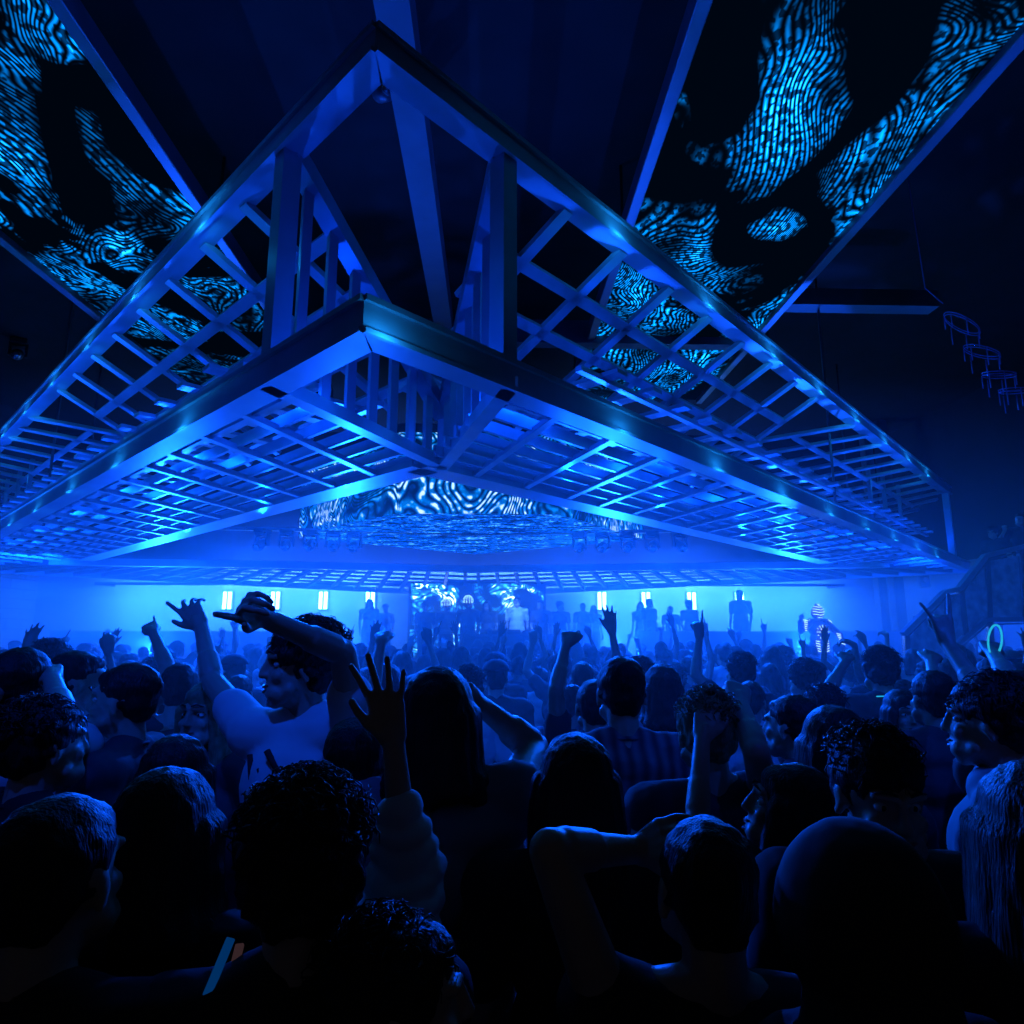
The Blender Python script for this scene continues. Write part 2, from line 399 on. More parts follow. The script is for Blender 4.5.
class Blob:
    """overlapping capsules and ellipsoids, fused by voxel remesh into ONE skin"""
    def __init__(s): s.m = MB()
    def cap(s, a, b, r0, r1=None, n=12, flat=1.0, up=V((0, 0, 1))):
        a = V(a); b = V(b); r1 = r0 if r1 is None else r1
        if (b-a).length < 1e-5: return
        x, d, z = frame_of(b-a, up); rings = []
        for t in (-80, -45, -10): q = math.radians(t); rings.append((a + d*r0*math.sin(q), r0*math.cos(q)))
        for t in (10, 45, 80): q = math.radians(t); rings.append((b + d*r1*math.sin(q), r1*math.cos(q)))
        vs = []
        for c, r in rings:
            for k in range(n):
                w = 2*math.pi*k/n; vs.append(c + x*math.cos(w)*r + z*math.sin(w)*r*flat)
        fs = [(i*n+k, i*n+(k+1) % n, (i+1)*n+(k+1) % n, (i+1)*n+k) for i in range(5) for k in range(n)]
        fs += [tuple(range(n))[::-1], tuple(5*n+k for k in range(n))]
        s.m.add(vs, fs)
    def ell(s, c, r, R=None, n=14, m=10):
        c = V(c); r = (r, r, r) if not hasattr(r, '__len__') else r
        vs = [V((0, 0, -r[2]))]
        for i in range(1, m):
            p = -math.pi/2 + math.pi*i/m
            for k in range(n):
                w = 2*math.pi*k/n; vs.append(V((r[0]*math.cos(p)*math.cos(w), r[1]*math.cos(p)*math.sin(w), r[2]*math.sin(p))))
        vs.append(V((0, 0, r[2])))
        fs = [(0, 1+(k+1) % n, 1+k) for k in range(n)]
        for i in range(m-2):
            fs += [(1+i*n+k, 1+i*n+(k+1) % n, 1+(i+1)*n+(k+1) % n, 1+(i+1)*n+k) for k in range(n)]
        e = len(vs)-1; fs += [(e, 1+(m-2)*n+k, 1+(m-2)*n+(k+1) % n) for k in range(n)]
        if R is not None: vs = [R @ v for v in vs]
        s.m.add([c+v for v in vs], fs)
    def chain(s, pts, rs, n=12):
        for i in range(len(pts)-1): s.cap(pts[i], pts[i+1], rs[i], rs[i+1], n)
    def mesh(s, name, m, voxel, smooth=2, disp=None, extra=None):
        me = bpy.data.meshes.new(name); me.from_pydata(s.m.v, [], s.m.f)
        o = bpy.data.objects.new('tmp', me); C.objects.link(o)
        md = o.modifiers.new('r', 'REMESH'); md.mode = 'VOXEL'; md.voxel_size = voxel; md.use_smooth_shade = True
        if smooth: sm = o.modifiers.new('s', 'SMOOTH'); sm.factor = .5; sm.iterations = smooth
        dg = bpy.context.evaluated_depsgraph_get(); ev = o.evaluated_get(dg)
        out = bpy.data.meshes.new_from_object(ev); out.name = name
        bpy.data.objects.remove(o); bpy.data.meshes.remove(me)
        if disp:
            nrm = [v.normal.copy() for v in out.vertices]
            for v, q in zip(out.vertices, nrm): v.co += disp(v.co, q)
        if extra:
            bm = bmesh.new(); bm.from_mesh(out)
            t = bpy.data.meshes.new('t'); t.from_pydata(extra.v, [], extra.f); bm.from_mesh(t); bm.to_mesh(out); bm.free(); bpy.data.meshes.remove(t)
        out.materials.clear(); out.materials.append(m)
        for p in out.polygons: p.use_smooth = True
        return out

POSES = {   # curl of thumb, index, middle, ring, little (degrees per joint)
    'open': (10, 6, 4, 8, 14), 'relaxed': (20, 26, 34, 40, 42), 'fist': (55, 82, 85, 85, 82),
    'point': (45, 4, 78, 82, 80), 'horns': (52, 4, 82, 82, 8), 'pinch': (8, 2, 20, 26, 30), 'claw': (20, 40, 38, 42, 40),
    'flat': (6, 12, 14, 14, 12), 'ring': (34, 3, 48, 60, 64)}
def hand(B, w, d, t, left, pose='relaxed', sc=1.0, spread=1.0, fat=1.0):
    d = V(d).normalized(); t = V(t); t = (t - d*t.dot(d)).normalized()
    n = d.cross(t) if left else t.cross(d)               # palm side, fingers curl to it
    cu = POSES[pose]; spread = spread * (.35 if pose == 'fist' else 1)
    w = V(w)
    offs = (.030, .010, -.010, -.028); ml = (.088, .090, .084, .076)
    fl = ((.044, .027, .023), (.048, .030, .024), (.044, .028, .024), (.034, .023, .020))
    for i in range(4):
        k = w + (d*ml[i] + t*offs[i])*sc
        B.cap(w + t*offs[i]*.55*sc + d*.008, k, .0165*sc*fat, .0125*sc*fat, 8)
        ang = (.16, .04, -.08, -.21)[i]*spread
        fd = (d*math.cos(ang) + t*math.sin(ang)).normalized()
        c = math.radians(cu[i+1]); a = c*.85; p = k; r = (.0098, .0102, .0096, .0084)[i]*fat
        for j, L in enumerate(fl[i]):
            q = (fd*math.cos(a) + n*math.sin(a)); e = p + q*L*sc
            B.cap(p, e, r*sc, r*.93*sc, 8); p = e; r *= .93; a += c*(1.05 if j == 0 else .75)
    c = math.radians(cu[0])
    p = w + (d*.022 + t*.022 + n*.006)*sc
    q = (d*.74 + t*.67).normalized()
    q1 = (q*math.cos(c*.3) + n*math.sin(c*.3) - t*math.sin(c)*.35).normalized()
    e = p + q1*.042*sc; B.cap(p, e, .016*sc*fat, .0118*sc*fat, 8)
    q2 = (q1 + n*math.sin(c)*.5 - t*math.sin(c)*.7 + d*.25).normalized(); e2 = e + q2*.029*sc; B.cap(e, e2, .0115*sc*fat, .0105*sc*fat, 8)
    q3 = (q2 - t*math.sin(c)*.5 + d*.1).normalized(); B.cap(e2, e2 + q3*.024*sc, .0105*sc*fat, .009*sc*fat, 8)

HC = V((0, .015, 1.625))      # centre of the head in a 1.75 m figure
def arm_default(sd):
    return dict(sh=V((sd*.185, -.01, 1.425)), el=V((sd*.235, -.03, 1.15)), wr=V((sd*.23, .09, .91)), d=V((0, .15, -1)), t=V((0, 1, -.1)), pose='relaxed')
def build_person(name, head_yaw=0, head_pitch=0, arms=None, hair='short', hairmat=None, shirt='tee', shirtmat=None, skin=None,
                 face=False, voxel=.0085, build=1.0, sleeves=None, lean=0.0, seed=1, mouth=0.0, fem=False, logo=None, hat=None, hood=False):
    """one standing figure, feet at the origin, facing +Y; returns its root (the body mesh)"""
    A = {-1: arm_default(-1), 1: arm_default(1)}
    for k, a in (arms or {}).items(): A[k].update(a)
    R = Matrix.Rotation(math.radians(head_yaw), 3, 'Z') @ Matrix.Rotation(math.radians(head_pitch), 3, 'X')
    neck = V((0, -.015, 1.475))
    lz = V((0, lean, 0))
    def hp(x, y, z): return neck + lz + R @ (V((x, y, z)) + HC - neck)
    B = Blob(); bw = build*(.92 if fem else 1)
    # trunk
    B.ell((0, 0, .98), (.155*bw, .11*bw, .13)); B.ell((0, -.005, 1.12), (.135*bw, .10*bw, .16))
    B.ell(V((0, 0, 1.30)) + lz*.6, (.155*bw, .115*bw, .16)); B.ell(V((0, -.02, 1.40)) + lz*.8, (.165*bw, .085*bw, .085))
    for sd in (-1, 1):
        B.cap(V((0, -.01, 1.43)) + lz*.9, A[sd]['sh'] + lz*.9, .06, .058)
        B.cap(V((0, -.02, 1.49)) + lz, A[sd]['sh'] + lz*.9 + V((-sd*.05, 0, .01)), .045, .045)
        if fem: B.ell(V((sd*.07, .095, 1.29)) + lz*.6, .062)
        # legs
        B.cap((sd*.085, 0, .93), (sd*.10, .01, .50), .088, .058); B.cap((sd*.10, .01, .50), (sd*.10, -.02, .09), .056, .038)
        B.cap((sd*.10, -.03, .045), (sd*.115, .13, .035), .042, .034)
        a = A[sd]; sh = a['sh'] + lz*.9
        B.cap(sh, a['el'], .050*bw, .036*bw); B.cap(a['el'], a['wr'], .036*bw, .0245); B.cap(a['wr'] - (a['wr']-a['el']).normalized()*.03, a['wr'] + V(a['d']).normalized()*.03, .0245, .0235)
        B.cap(a['el'].lerp(a['wr'], .14), a['el'].lerp(a['wr'], .40), .039*bw, .036*bw)
        hand(B, a['wr'], a['d'], a['t'], sd < 0, a['pose'], a.get('hs', 1.0), a.get('spread', 1.0), a.get('fat', 1.0))
    # neck and head
    B.cap(neck + lz + V((0, -.01, -.03)), hp(0, -.02, -.045), .056, .054)
    B.ell(hp(0, -.015, .028), (.076, .095, .09), R); B.ell(hp(0, .02, -.035), (.062, .072, .082), R)
    B.ell(hp(0, .062, -.098), (.028, .022, .018), R)                                  # chin
    B.cap(hp(-.028, .066, -.07), hp(.028, .066, -.07), .028, .028)
    for sd in (-1, 1):
        B.cap(hp(sd*.074, .0, -.005), hp(sd*.079, -.012, -.03), .012, .009); B.ell(hp(sd*.078, -.012, .005), (.008, .018, .024), R)   # ear
        B.ell(hp(sd*.036, .064, -.022), (.024, .018, .02), R)                         # cheek
        B.cap(hp(sd*.012, .086, .036), hp(sd*.046, .072, .036), .009, .009)           # brow
        B.cap(hp(sd*.055, .03, -.06), hp(sd*.03, .06, -.09), .02, .018)               # jaw
    B.cap(hp(0, .088, .025), hp(0, .104, -.018), .008, .012); B.ell(hp(.0, .098, -.02), (.017, .011, .009), R)   # nose
    B.cap(hp(-.014, .090, -.052), hp(.014, .090, -.052), .0075); B.cap(hp(-.011, .088, -.068 - mouth), hp(.011, .088, -.068 - mouth), .0085)   # lips
    body = bpy.data.objects.new('person', B.mesh(name + '_body', skin or SKIN, voxel, 2)); C.objects.link(body)
    # clothes
    if shirt != 'none':
        T = Blob(); g = .017
        T.ell((0, 0, 1.0), (.165*bw+g, .118*bw+g, .12)); T.ell((0, -.005, 1.12), (.150*bw+g, .108*bw+g, .16))
        T.ell(V((0, 0, 1.30)) + lz*.6, (.165*bw+g, .122*bw+g, .15)); T.ell(V((0, -.02, 1.395)) + lz*.8, (.168*bw+g, .09*bw+g, .078))
        for sd in (-1, 1):
            a = A[sd]; sh = a['sh'] + lz*.9
            T.cap(V((0, -.01, 1.42)) + lz*.9, sh, .06+g, .058+g)
            if shirt != 'tank': T.cap(V((sd*.02, -.02, 1.475)) + lz, sh + V((-sd*.05, 0, .01)), .055, .052)
            if fem: T.ell(V((sd*.07, .095, 1.29)) + lz*.6, .072)
            if shirt == 'bunched':
                T.cap(sh, a['el'], .066, .058); f0 = a['el'].lerp(a['wr'], .44 if sd < 0 else .9); T.cap(a['el'], f0, .055, .045)
                for q in range(6):
                    c = sh.lerp(a['el'], .35 + q*.13); T.cap(c, c + (a['el']-sh)*.04, .078, .074)
                for q in range(3):
                    c = a['el'].lerp(f0, q*.25); T.cap(c, c + (f0-a['el'])*.07, .069 - q*.003, .066 - q*.003)
            if shirt in ('tee', 'hoodie', 'long'):
                fr = {'tee': .62 if abs(a['el'].z - sh.z) < .12 or a['el'].z < sh.z else .30}.get(shirt, 1.0)
                T.cap(sh, sh.lerp(a['el'], fr if fr > .35 else .5), .050*bw+g*.8, .046*bw+g*.5)
                if shirt != 'tee':
                    T.cap(a['el'], a['el'].lerp(a['wr'], .93), .048+g, .036+g*.5)
                    for q in range(5):
                        f = .1 + q*.17; c = a['el'].lerp(a['wr'], f); c2 = a['el'].lerp(a['wr'], f+.05); T.cap(c, c2, .050+g-f*.012, .050+g-f*.012)
        if hood: T.ell(hp(0, -.045, .02), (.112, .115, .135), R); T.cap(hp(0, -.06, -.04), V((0, -.05, 1.47)) + lz, .09, .12)
        if shirt == 'hoodie':
            T.ell(V((0, -.09, 1.47)) + lz, (.13, .06, .07)); T.cap(V((-.09, .02, 1.46)) + lz, V((.09, .02, 1.46)) + lz, .05)
            T.cap(V((-.1, -.05, 1.49)) + lz, V((.1, -.05, 1.49)) + lz, .04)
        def fold(p, q):
            u = noise.noise(V((p.x*7 + seed, p.y*7, p.z*4)))
            f = abs(noise.noise(V((p.x*9, p.y*9 + seed, p.z*5 + seed))))
            if shirt == 'bunched':        # wrinkles pushed down the raised arm
                dw = (p - A[-1]['wr']).length
                if dw < .46 and p.z > 1.40: return q*(.010*abs(math.sin(dw*62 + 2.5*noise.noise(p*9))) + .002)
            return q*(.008*u - .013*f + .009)
        so = bpy.data.objects.new({'tee': 't_shirt', 'hoodie': 'hoodie', 'long': 'long_sleeved_top', 'bunched': 'knitted_sweater', 'tank': 'tank_top'}[shirt], T.mesh(name + '_shirt', shirtmat or TEE_D, .007 if shirt == 'bunched' else .011, 1 if shirt == 'bunched' else 2, fold)); link(so, body)
        if shirt in ('tee', 'hoodie') :
            mb = MB(); mb.tube([V((math.cos(t)*.068, math.sin(t)*.062 - .012, 1.475 + math.sin(t)*-.018 + (.025 if shirt == 'hoodie' else 0))) + lz for t in [2*math.pi*k/20 for k in range(20)]], .007, 6, closed=True)
            mb.build('collar', shirtmat or TEE_D, so, smooth=True)
    Tr = Blob()
    for sd in (-1, 1):
        Tr.cap((sd*.085, 0, .93), (sd*.10, .01, .50), .105, .078); Tr.cap((sd*.10, .01, .50), (sd*.10, -.02, .12), .078, .068)
    Tr.ell((0, 0, .96), (.172*bw, .128*bw, .12))
    link(bpy.data.objects.new('trousers', Tr.mesh(name + '_trousers', DENIM, .02, 2)), body)
    # hair
    if hair != 'bald':
        H = Blob(); ex = MB(); r2 = random.Random(seed)
        vol = {'short': -.002, 'curly': .014, 'long': .002, 'bob': .005, 'bun': -.002, 'messy': .004}[hair]
        H.ell(hp(0, -.024, .046), (.083+vol, .100+vol, .085+vol), R)
        H.ell(hp(0, -.048, .008), (.074+vol, .066+vol, .078+vol*.6), R)
        H.ell(hp(0, .030, .076), (.056+vol, .048+vol*.5, .032+vol*.7), R)
        if hair in ('short', 'messy', 'curly', 'bob'):
            for sd in (-1, 1): H.cap(hp(sd*.066, .005, .05), hp(sd*.07, -.02, -.005), .018+vol*.6, .015+vol*.6)
            H.cap(hp(-.026, -.066, -.045), hp(.026, -.066, -.045), .024+vol*.5)
        if hair in ('long', 'bob'):
            dn = .34 if hair == 'long' else .15
            for k in range(13):
                t = math.radians(28 - 236*k/12) ; x0 = math.cos(t)*.082; y0 = math.sin(t)*.09 - .01
                a = hp(x0, y0, .02); b_ = hp(x0*1.06, y0*1.12-.01, -.10); c_ = b_ + V((x0*.35, -.015, -(dn-.1)*r2.uniform(.75, 1.1)))
                H.chain([a, b_, c_], [.026, .030, .014 if hair == 'long' else .024])
        if hair == 'bun': H.ell(hp(0, -.10, .10), .045)
        if hair == 'short' or hair == 'bun': amp, fr = .004, 45
        elif hair == 'curly': amp, fr = .016, 34
        elif hair == 'messy': amp, fr = .009, 34
        else: amp, fr = .004, 24
        def hd(p, q, amp=amp, fr=fr):
            w = p*fr
            if hair in ('long', 'bob'): w = V((p.x*60, p.y*60, p.z*6))
            return q*amp*(noise.noise(w + V((seed, 0, 0))) + .5*noise.noise(w*2.3))
        if hair in ('curly', 'messy'):
            for k in range(620 if hair == 'curly' else 420):     # loose locks that stand off the head
                th = r2.uniform(0, 2*math.pi); ph = r2.uniform(.0, 1.35)
                dv = V((math.cos(th)*math.sin(ph), math.sin(th)*math.sin(ph)*.95 - .12, math.cos(ph)))
                rr = .092 + vol; p0 = hp(dv.x*(rr-.012), dv.y*(rr+.008) - .02, .04 + dv.z*(rr-.012)); dw = R @ dv
                tv = V((r2.uniform(-1, 1), r2.uniform(-1, 1), r2.uniform(-1, 1))).cross(dw).normalized()
                L = r2.uniform(.010, .024); pts = [p0, p0 + dw*L*.6 + tv*L*.4, p0 + dw*L + tv*L*1.2, p0 + dw*L*.7 + tv*L*1.9]
                ex.tube(pts, [.0019, .0019, .0015, .0007], 4)
        hm = hairmat or HAIR
        link(bpy.data.objects.new('hair', H.mesh(name + '_hair', hm, .0085, 1, hd, ex if ex.v else None)), body)
    if hat == 'cap':
        Hc = MB(); n = 20; rings = []
        for i in range(7):
            p = math.radians(12*i + 4); rings.append([hp(math.cos(2*math.pi*k/n)*.096*math.cos(p), math.sin(2*math.pi*k/n)*.114*math.cos(p) - .018, .055 + .085*math.sin(p)) for k in range(n)])
        vs = [v for r_ in rings for v in r_]; Hc.add(vs, [(i*n+k, i*n+(k+1) % n, (i+1)*n+(k+1) % n, (i+1)*n+k) for i in range(6) for k in range(n)] + [tuple(6*n+k for k in range(n)), tuple(range(n))[::-1]])
        Hc.add([hp(math.cos(t)*.085, .07 + .09*math.sin(t), .058 - .01*z) for z in (0, 1) for t in [math.pi*k/10 for k in range(11)]],
               [tuple(range(11)), tuple(range(11, 22))[::-1]] + [(k, k+1, 12+k, 11+k) for k in range(10)])
        Hc.build('cap', shirtmat or TEE_W, body, smooth=True)
    if face:
        for sd in (-1, 1):
            e = Blob(); e.ell(hp(sd*.031, .0665, .012), (.0135, .0115, .0085), R, 12, 8); m_ = e.m.build('eye', EYEW, body, smooth=True)
            e = Blob(); e.ell(hp(sd*.030, .0745, .012), (.0055, .0045, .0058), R, 10, 6); e.m.build('iris', EYED, m_, smooth=True)
            e = MB(); e.tube([hp(sd*x, y, z) for x, y, z in ((.012, .095, .044), (.03, .091, .050), (.05, .076, .042))], [.003, .004, .002], 6); e.build('eyebrow', HAIR, body, smooth=True)
        e = MB(); e.tube([hp(x, .098 - abs(x)*.35, -.052 + abs(x)*.18) for x in (-.026, -.013, 0, .013, .026)], [.002, .0045, .004, .0045, .002], 8)
        e.tube([hp(x, .097 - abs(x)*.35, -.066 - mouth + abs(x)*.25) for x in (-.024, -.012, 0, .012, .024)], [.002, .0045, .0055, .0045, .002], 8)
        e.build('lips', LIP, body, smooth=True)
        if mouth > .002:
            e = MB(); e.tube([hp(x, .0955 - abs(x)*.35, -.0565 + abs(x)*.15) for x in (-.018, -.009, 0, .009, .018)], .0036, 6); e.build('teeth', TOOTH, body, smooth=True)
    return body

# ---- the place of a figure: head centre on a sight line at a given distance
Fp, Pt, Yw = 665, math.atan(122/665), math.radians(1.7)
CAM = V((0, 0, CZ))
def ray(px, py):
    a = (px-512)/Fp; q = (512-py)/Fp
    up = q*math.cos(Pt) + math.sin(Pt); f = math.cos(Pt) - q*math.sin(Pt)
    return V((a*math.cos(Yw) + f*math.sin(Yw), f*math.cos(Yw) - a*math.sin(Yw), up))
def on_ray(px, py, org, L, sign):
    """the point L away from org in the direction of a sight line, nearer (-1) or farther (+1)"""
    r = ray(px, py).normalized(); oc = CAM - org; b = oc.dot(r); c = oc.dot(oc) - L*L; D = b*b - c
    t = -b if D < 0 else -b + sign*math.sqrt(D)
    p = CAM + r*t
    return p if D >= 0 else org + (p-org).normalized()*L*1.0 if (p-org).length < 1.35*L else org + (p-org).normalized()*L*1.3
def person_at(name, px, py, dist, face_deg, label, arms=None, group=None, **k):
    """dist: metres from the camera along the room; face_deg 0 looks at the stage, 90 to the left, 180 at the camera"""
    r = ray(px, py); hw = CAM + r*(dist/r.y)
    sc = hw.z/1.625
    lean = k.get('lean', 0)
    Mr = Matrix.Rotation(math.radians(face_deg), 3, 'Z')
    base = V((hw.x, hw.y, 0)) - Mr @ V((0, .015 + lean, 0))*sc
    inv = Mr.inverted(); tol = lambda p: (inv @ (p - base))/sc; tow = lambda p: Mr @ (p*sc) + base
    aa = {}
    for sd, a in (arms or {}).items():
        if 'px' in a:
            (ex, ey), (wx, wy), (tx, ty) = a['px']; se, sw, st = a.get('sg', (1, 1, 1))
            sh = V((sd*a.get('shx', .165), .0, a.get('shz', 1.455)))
            shw = tow(sh + V((0, lean*.9, 0)))
            el = on_ray(ex, ey, shw, .285*sc, se); wr = on_ray(wx, wy, el, .262*sc, sw); tp = on_ray(tx, ty, wr, .17*sc, st)
            tv = inv @ V(a.get('thumb', (1, 0, .2)))
            aa[sd] = dict(sh=sh, el=tol(el), wr=tol(wr), d=(inv @ (tp-wr)).normalized(), t=tv, pose=a.get('pose', 'open'), spread=a.get('spread', 1.2), fat=a.get('fat', 1.0), hs=a.get('hs', 1.0))
        else: aa[sd] = a
    o = build_person(name, arms=aa, **k)
    o.location = base; o.rotation_euler = (0, 0, math.radians(face_deg)); o.scale = (sc, sc, sc)
    tag(o, label, 'person', group)
    PLACED.append((base.x, base.y, .26))
    return o
PLACED = []

NEAR = [
 # name, head px, py, distance, facing, label, arms, options
 ('messy_left', 305, 868, 1.10, 10, 'person with rim-lit curly dark hair, nearest the camera left of the raised bare forearm', None, dict(hair='curly', shirtmat=TEE_B, seed=3)),
 ('sleeve_arm', 402, 1008, 1.02, -75, 'person at the bottom edge raising an open hand high, knitted sleeve bunched at the elbow', {-1: dict(px=((406, 874), (391, 714), (378, 660)), sg=(1, 1, -1), pose='open', thumb=(-1, 0, 0), spread=1.8, shz=1.49)}, dict(hair='messy', shirt='bunched', shirtmat=TEE_W, seed=5, voxel=.005)),
 ('head_hold', 706, 892, 1.18, 0, 'person near the camera with left elbow out and hand resting on top of head', {-1: dict(px=((550, 850), (640, 850), (690, 826)), sg=(-1, 1, -1), pose='relaxed', thumb=(0, -.5, -.8), shx=.18)}, dict(hair='short', shirtmat=TEE_B, seed=8, voxel=.005, shirt='tank')),
 ('bowed_man', 874, 792, 1.45, 175, 'man facing the camera with head bowed and wavy fringe, lower right', None, dict(hair='messy', face=True, head_pitch=-10, shirtmat=TEE_B, seed=9, voxel=.005)),
 ('front_right', 846, 925, 1.02, 5, 'dark hooded figure with a faint rim of light, in front of the bowed man', None, dict(hair='bald', shirtmat=TEE_B, seed=10, shirt='hoodie', hood=True, build=1.15)),
 ('long_right', 1036, 842, 1.15, -14, 'person at the right edge with long hair catching blue light', None, dict(hair='long', hairmat=HAIRB, shirtmat=TEE_B, seed=11, fem=True)),
 ('left_front', 60, 880, 1.10, -8, 'dark figure nearest the camera in the lower left corner', None, dict(hair='short', shirtmat=TEE_B, seed=12, build=1.1)),
 ('left_front_two', 168, 838, 1.35, -5, 'dark-haired person in shadow right of the lower left corner figure', None, dict(hair='bob', shirtmat=TEE_B, seed=13, fem=True)),
 ('profile_left', 122, 702, 2.45, 95, 'young man in profile facing left with short dark hair, left third', None, dict(hair='short', shirtmat=TEE_D, seed=14, shirt='tee', face=True)),
 ('smiling_girl', 205, 716, 2.65, 165, 'smiling young woman with long fair hair turned back towards the camera', None, dict(hair='long', hairmat=HAIRL, face=True, mouth=.006, fem=True, shirtmat=TEE_D, seed=15, voxel=.007, head_pitch=0)),
 ('white_tee', 304, 668, 2.30, 160, 'young man in a white printed T-shirt with both arms up, pointing left', {1: dict(px=((213, 682), (201, 626), (180, 594)), sg=(1, 1, 1), pose='pinch', thumb=(-1, 0, -.6), spread=1.6, shz=1.43, shx=.175), -1: dict(px=((343, 652), (262, 617), (224, 594)), sg=(-1, -1, -1), pose='ring', thumb=(-.2, 0, -1), shz=1.44, shx=.175)}, dict(hair='curly', shirt='tee', shirtmat=TEE_W, seed=16, face=True, head_yaw=-48, voxel=.005, logo=True)),
 ('dark_left', 46, 748, 1.95, -35, 'dark tousled head at the left edge turned to the right', None, dict(hair='messy', shirtmat=TEE_B, seed=17)),
 ('hands_left', 22, 690, 2.3, 10, 'person at the left edge with both hands up around the head', {1: dict(px=((62, 715), (52, 678), (44, 660)), sg=(-1, 1, 1), pose='claw', thumb=(-1, 0, 0)), -1: dict(px=((-25, 715), (2, 675), (14, 660)), sg=(-1, 1, 1), pose='claw', thumb=(1, 0, 0))}, dict(hair='short', shirtmat=TEE_W, seed=18, shirt='tank')),
 ('bright_left', 80, 684, 2.9, -60, 'man turned right with brightly rim-lit cheek behind the raised hands at left', None, dict(hair='short', shirtmat=TEE_W, seed=19, face=True)),
 ('round_left', 176, 782, 1.95, 5, 'round dark head in front of the smiling young woman', None, dict(hair='bob', shirtmat=TEE_B, seed=20)),
 ('left_of_arm', 356, 766, 1.85, 0, 'person with short dark hair directly left of the raised bare forearm', None, dict(hair='short', shirtmat=TEE_B, seed=21)),
 ('broad_back', 438, 722, 1.80, 0, 'broad person with hand on head, rim-lit right shoulder, centre left', {1: dict(px=((534, 748), (478, 703), (455, 690)), sg=(1, -1, -1), pose='claw', thumb=(0, 0, -1), shx=.19, shz=1.46)}, dict(hair='bob', shirt='tank', shirtmat=TEE_G, seed=22, build=1.22, voxel=.007)),
 ('tall_man', 621, 694, 2.50, 0, 'tall man with square-cut dark hair in a striped shirt, right of centre', None, dict(hair='short', shirtmat=TEE_S, seed=23, build=1.12)),
 ('long_centre', 576, 790, 1.62, 0, 'person with straight dark hair to the shoulders seen from behind, front centre', None, dict(hair='long', shirtmat=TEE_B, seed=24, fem=True)),
 ('centre_arm', 594, 708, 3.1, 0, 'person left of the striped-shirt man stretching one arm straight up', {-1: dict(px=((556, 690), (566, 645), (572, 622)), sg=(-1, 1, 1), pose='relaxed', thumb=(1, 0, .1))}, dict(hair='short', shirtmat=TEE_D, seed=25)),
 ('behind_tall', 661, 692, 3.4, 5, 'person with collar-length hair behind the right shoulder of the striped-shirt man', None, dict(hair='bob', shirtmat=TEE_G, seed=26)),
 ('fist_up', 706, 735, 2.10, 0, 'person with light-streaked hair raising a closed fist, right of the striped-shirt man', {1: dict(px=((756, 752), (740, 702), (736, 672)), sg=(-1, 1, 1), pose='fist', thumb=(-1, 0, .2), fat=1.15)}, dict(hair='messy', hairmat=HAIRL, shirt='tank', shirtmat=TEE_D, seed=27)),
 ('mouth_open', 772, 812, 1.75, 70, 'woman in profile looking left with open mouth and one forearm up', {-1: dict(px=((697, 822), (702, 738), (712, 692)), sg=(1, 1, 1), pose='relaxed', thumb=(1, 0, .2))}, dict(hair='long', face=True, mouth=.008, fem=True, head_pitch=14, shirtmat=TEE_D, seed=28, voxel=.007)),
 ('cap_right', 790, 728, 2.6, 40, 'person with a rim-lit rounded head beside the raised fist', None, dict(hair='short', shirtmat=TEE_D, seed=29)),
 ('round_right', 833, 752, 2.0, 0, 'round dark-haired head right of the woman with open mouth', None, dict(hair='bob', shirtmat=TEE_B, seed=30)),
 ('facing_woman', 905, 716, 3.3, 172, 'dark-haired woman facing the camera with lips parted, right side', None, dict(hair='long', face=True, mouth=.004, fem=True, shirtmat=TEE_B, seed=31, voxel=.007)),
 ('big_curls', 988, 724, 1.95, 50, 'man with thick tousled hair turned left, beneath the horns sign', None, dict(hair='messy', face=True, shirt='hoodie', shirtmat=TEE_G, seed=32, voxel=.007)),
 ('horns', 1018, 712, 2.15, 10, 'person at the right edge throwing a horns sign with arm outstretched', {-1: dict(px=((986, 700), (947, 643), (936, 596)), sg=(1, 1, 1), pose='horns', thumb=(1, 0, 0), spread=1.6)}, dict(hair='short', shirtmat=TEE_D, seed=33, voxel=.0055, shirt='tank')),
 ('curl_neon', 879, 672, 4.2, 0, 'person with round curly hair and a glowing necklace, right of centre', None, dict(hair='curly', shirtmat=TEE_D, seed=34)),
 ('reach_right', 822, 712, 3.3, 10, 'person reaching one bare arm up to the right, below the robot costume', {1: dict(px=((828, 690), (845, 662), (850, 648)), sg=(-1, 1, 1), pose='relaxed', thumb=(-1, 0, 0))}, dict(hair='messy', shirtmat=TEE_D, seed=35, shirt='tank')),
 ('left_wave', 52, 668, 4.0, 0, 'person with bushy hair left of the profile man, further back', None, dict(hair='curly', shirtmat=TEE_D, seed=36)),
 ('bent_wrist', 932, 700, 3.0, 0, 'person lifting a drooping hand below the horns sign', {1: dict(px=((938, 690), (931, 662), (936, 646)), sg=(-1, 1, 1), pose='relaxed', thumb=(-1, 0, 0))}, dict(hair='short', shirtmat=TEE_D, seed=37)),
 ('ring_holder', 1040, 700, 2.6, 15, 'person beyond the right edge holding a glowing ring up', {-1: dict(px=((1010, 680), (992, 652), (988, 636)), sg=(-1, 1, 1), pose='fist', thumb=(1, 0, 0))}, dict(hair='short', shirtmat=TEE_D, seed=38)),
 ('point_left', 180, 690, 3.4, 10, 'person left of the white T-shirt man pointing up to the left with a bare arm', {-1: dict(px=((176, 655), (153, 632), (144, 618)), sg=(1, 1, 1), pose='point', thumb=(1, 0, 0))}, dict(hair='short', shirtmat=TEE_D, seed=39, shirt='tank')),
]
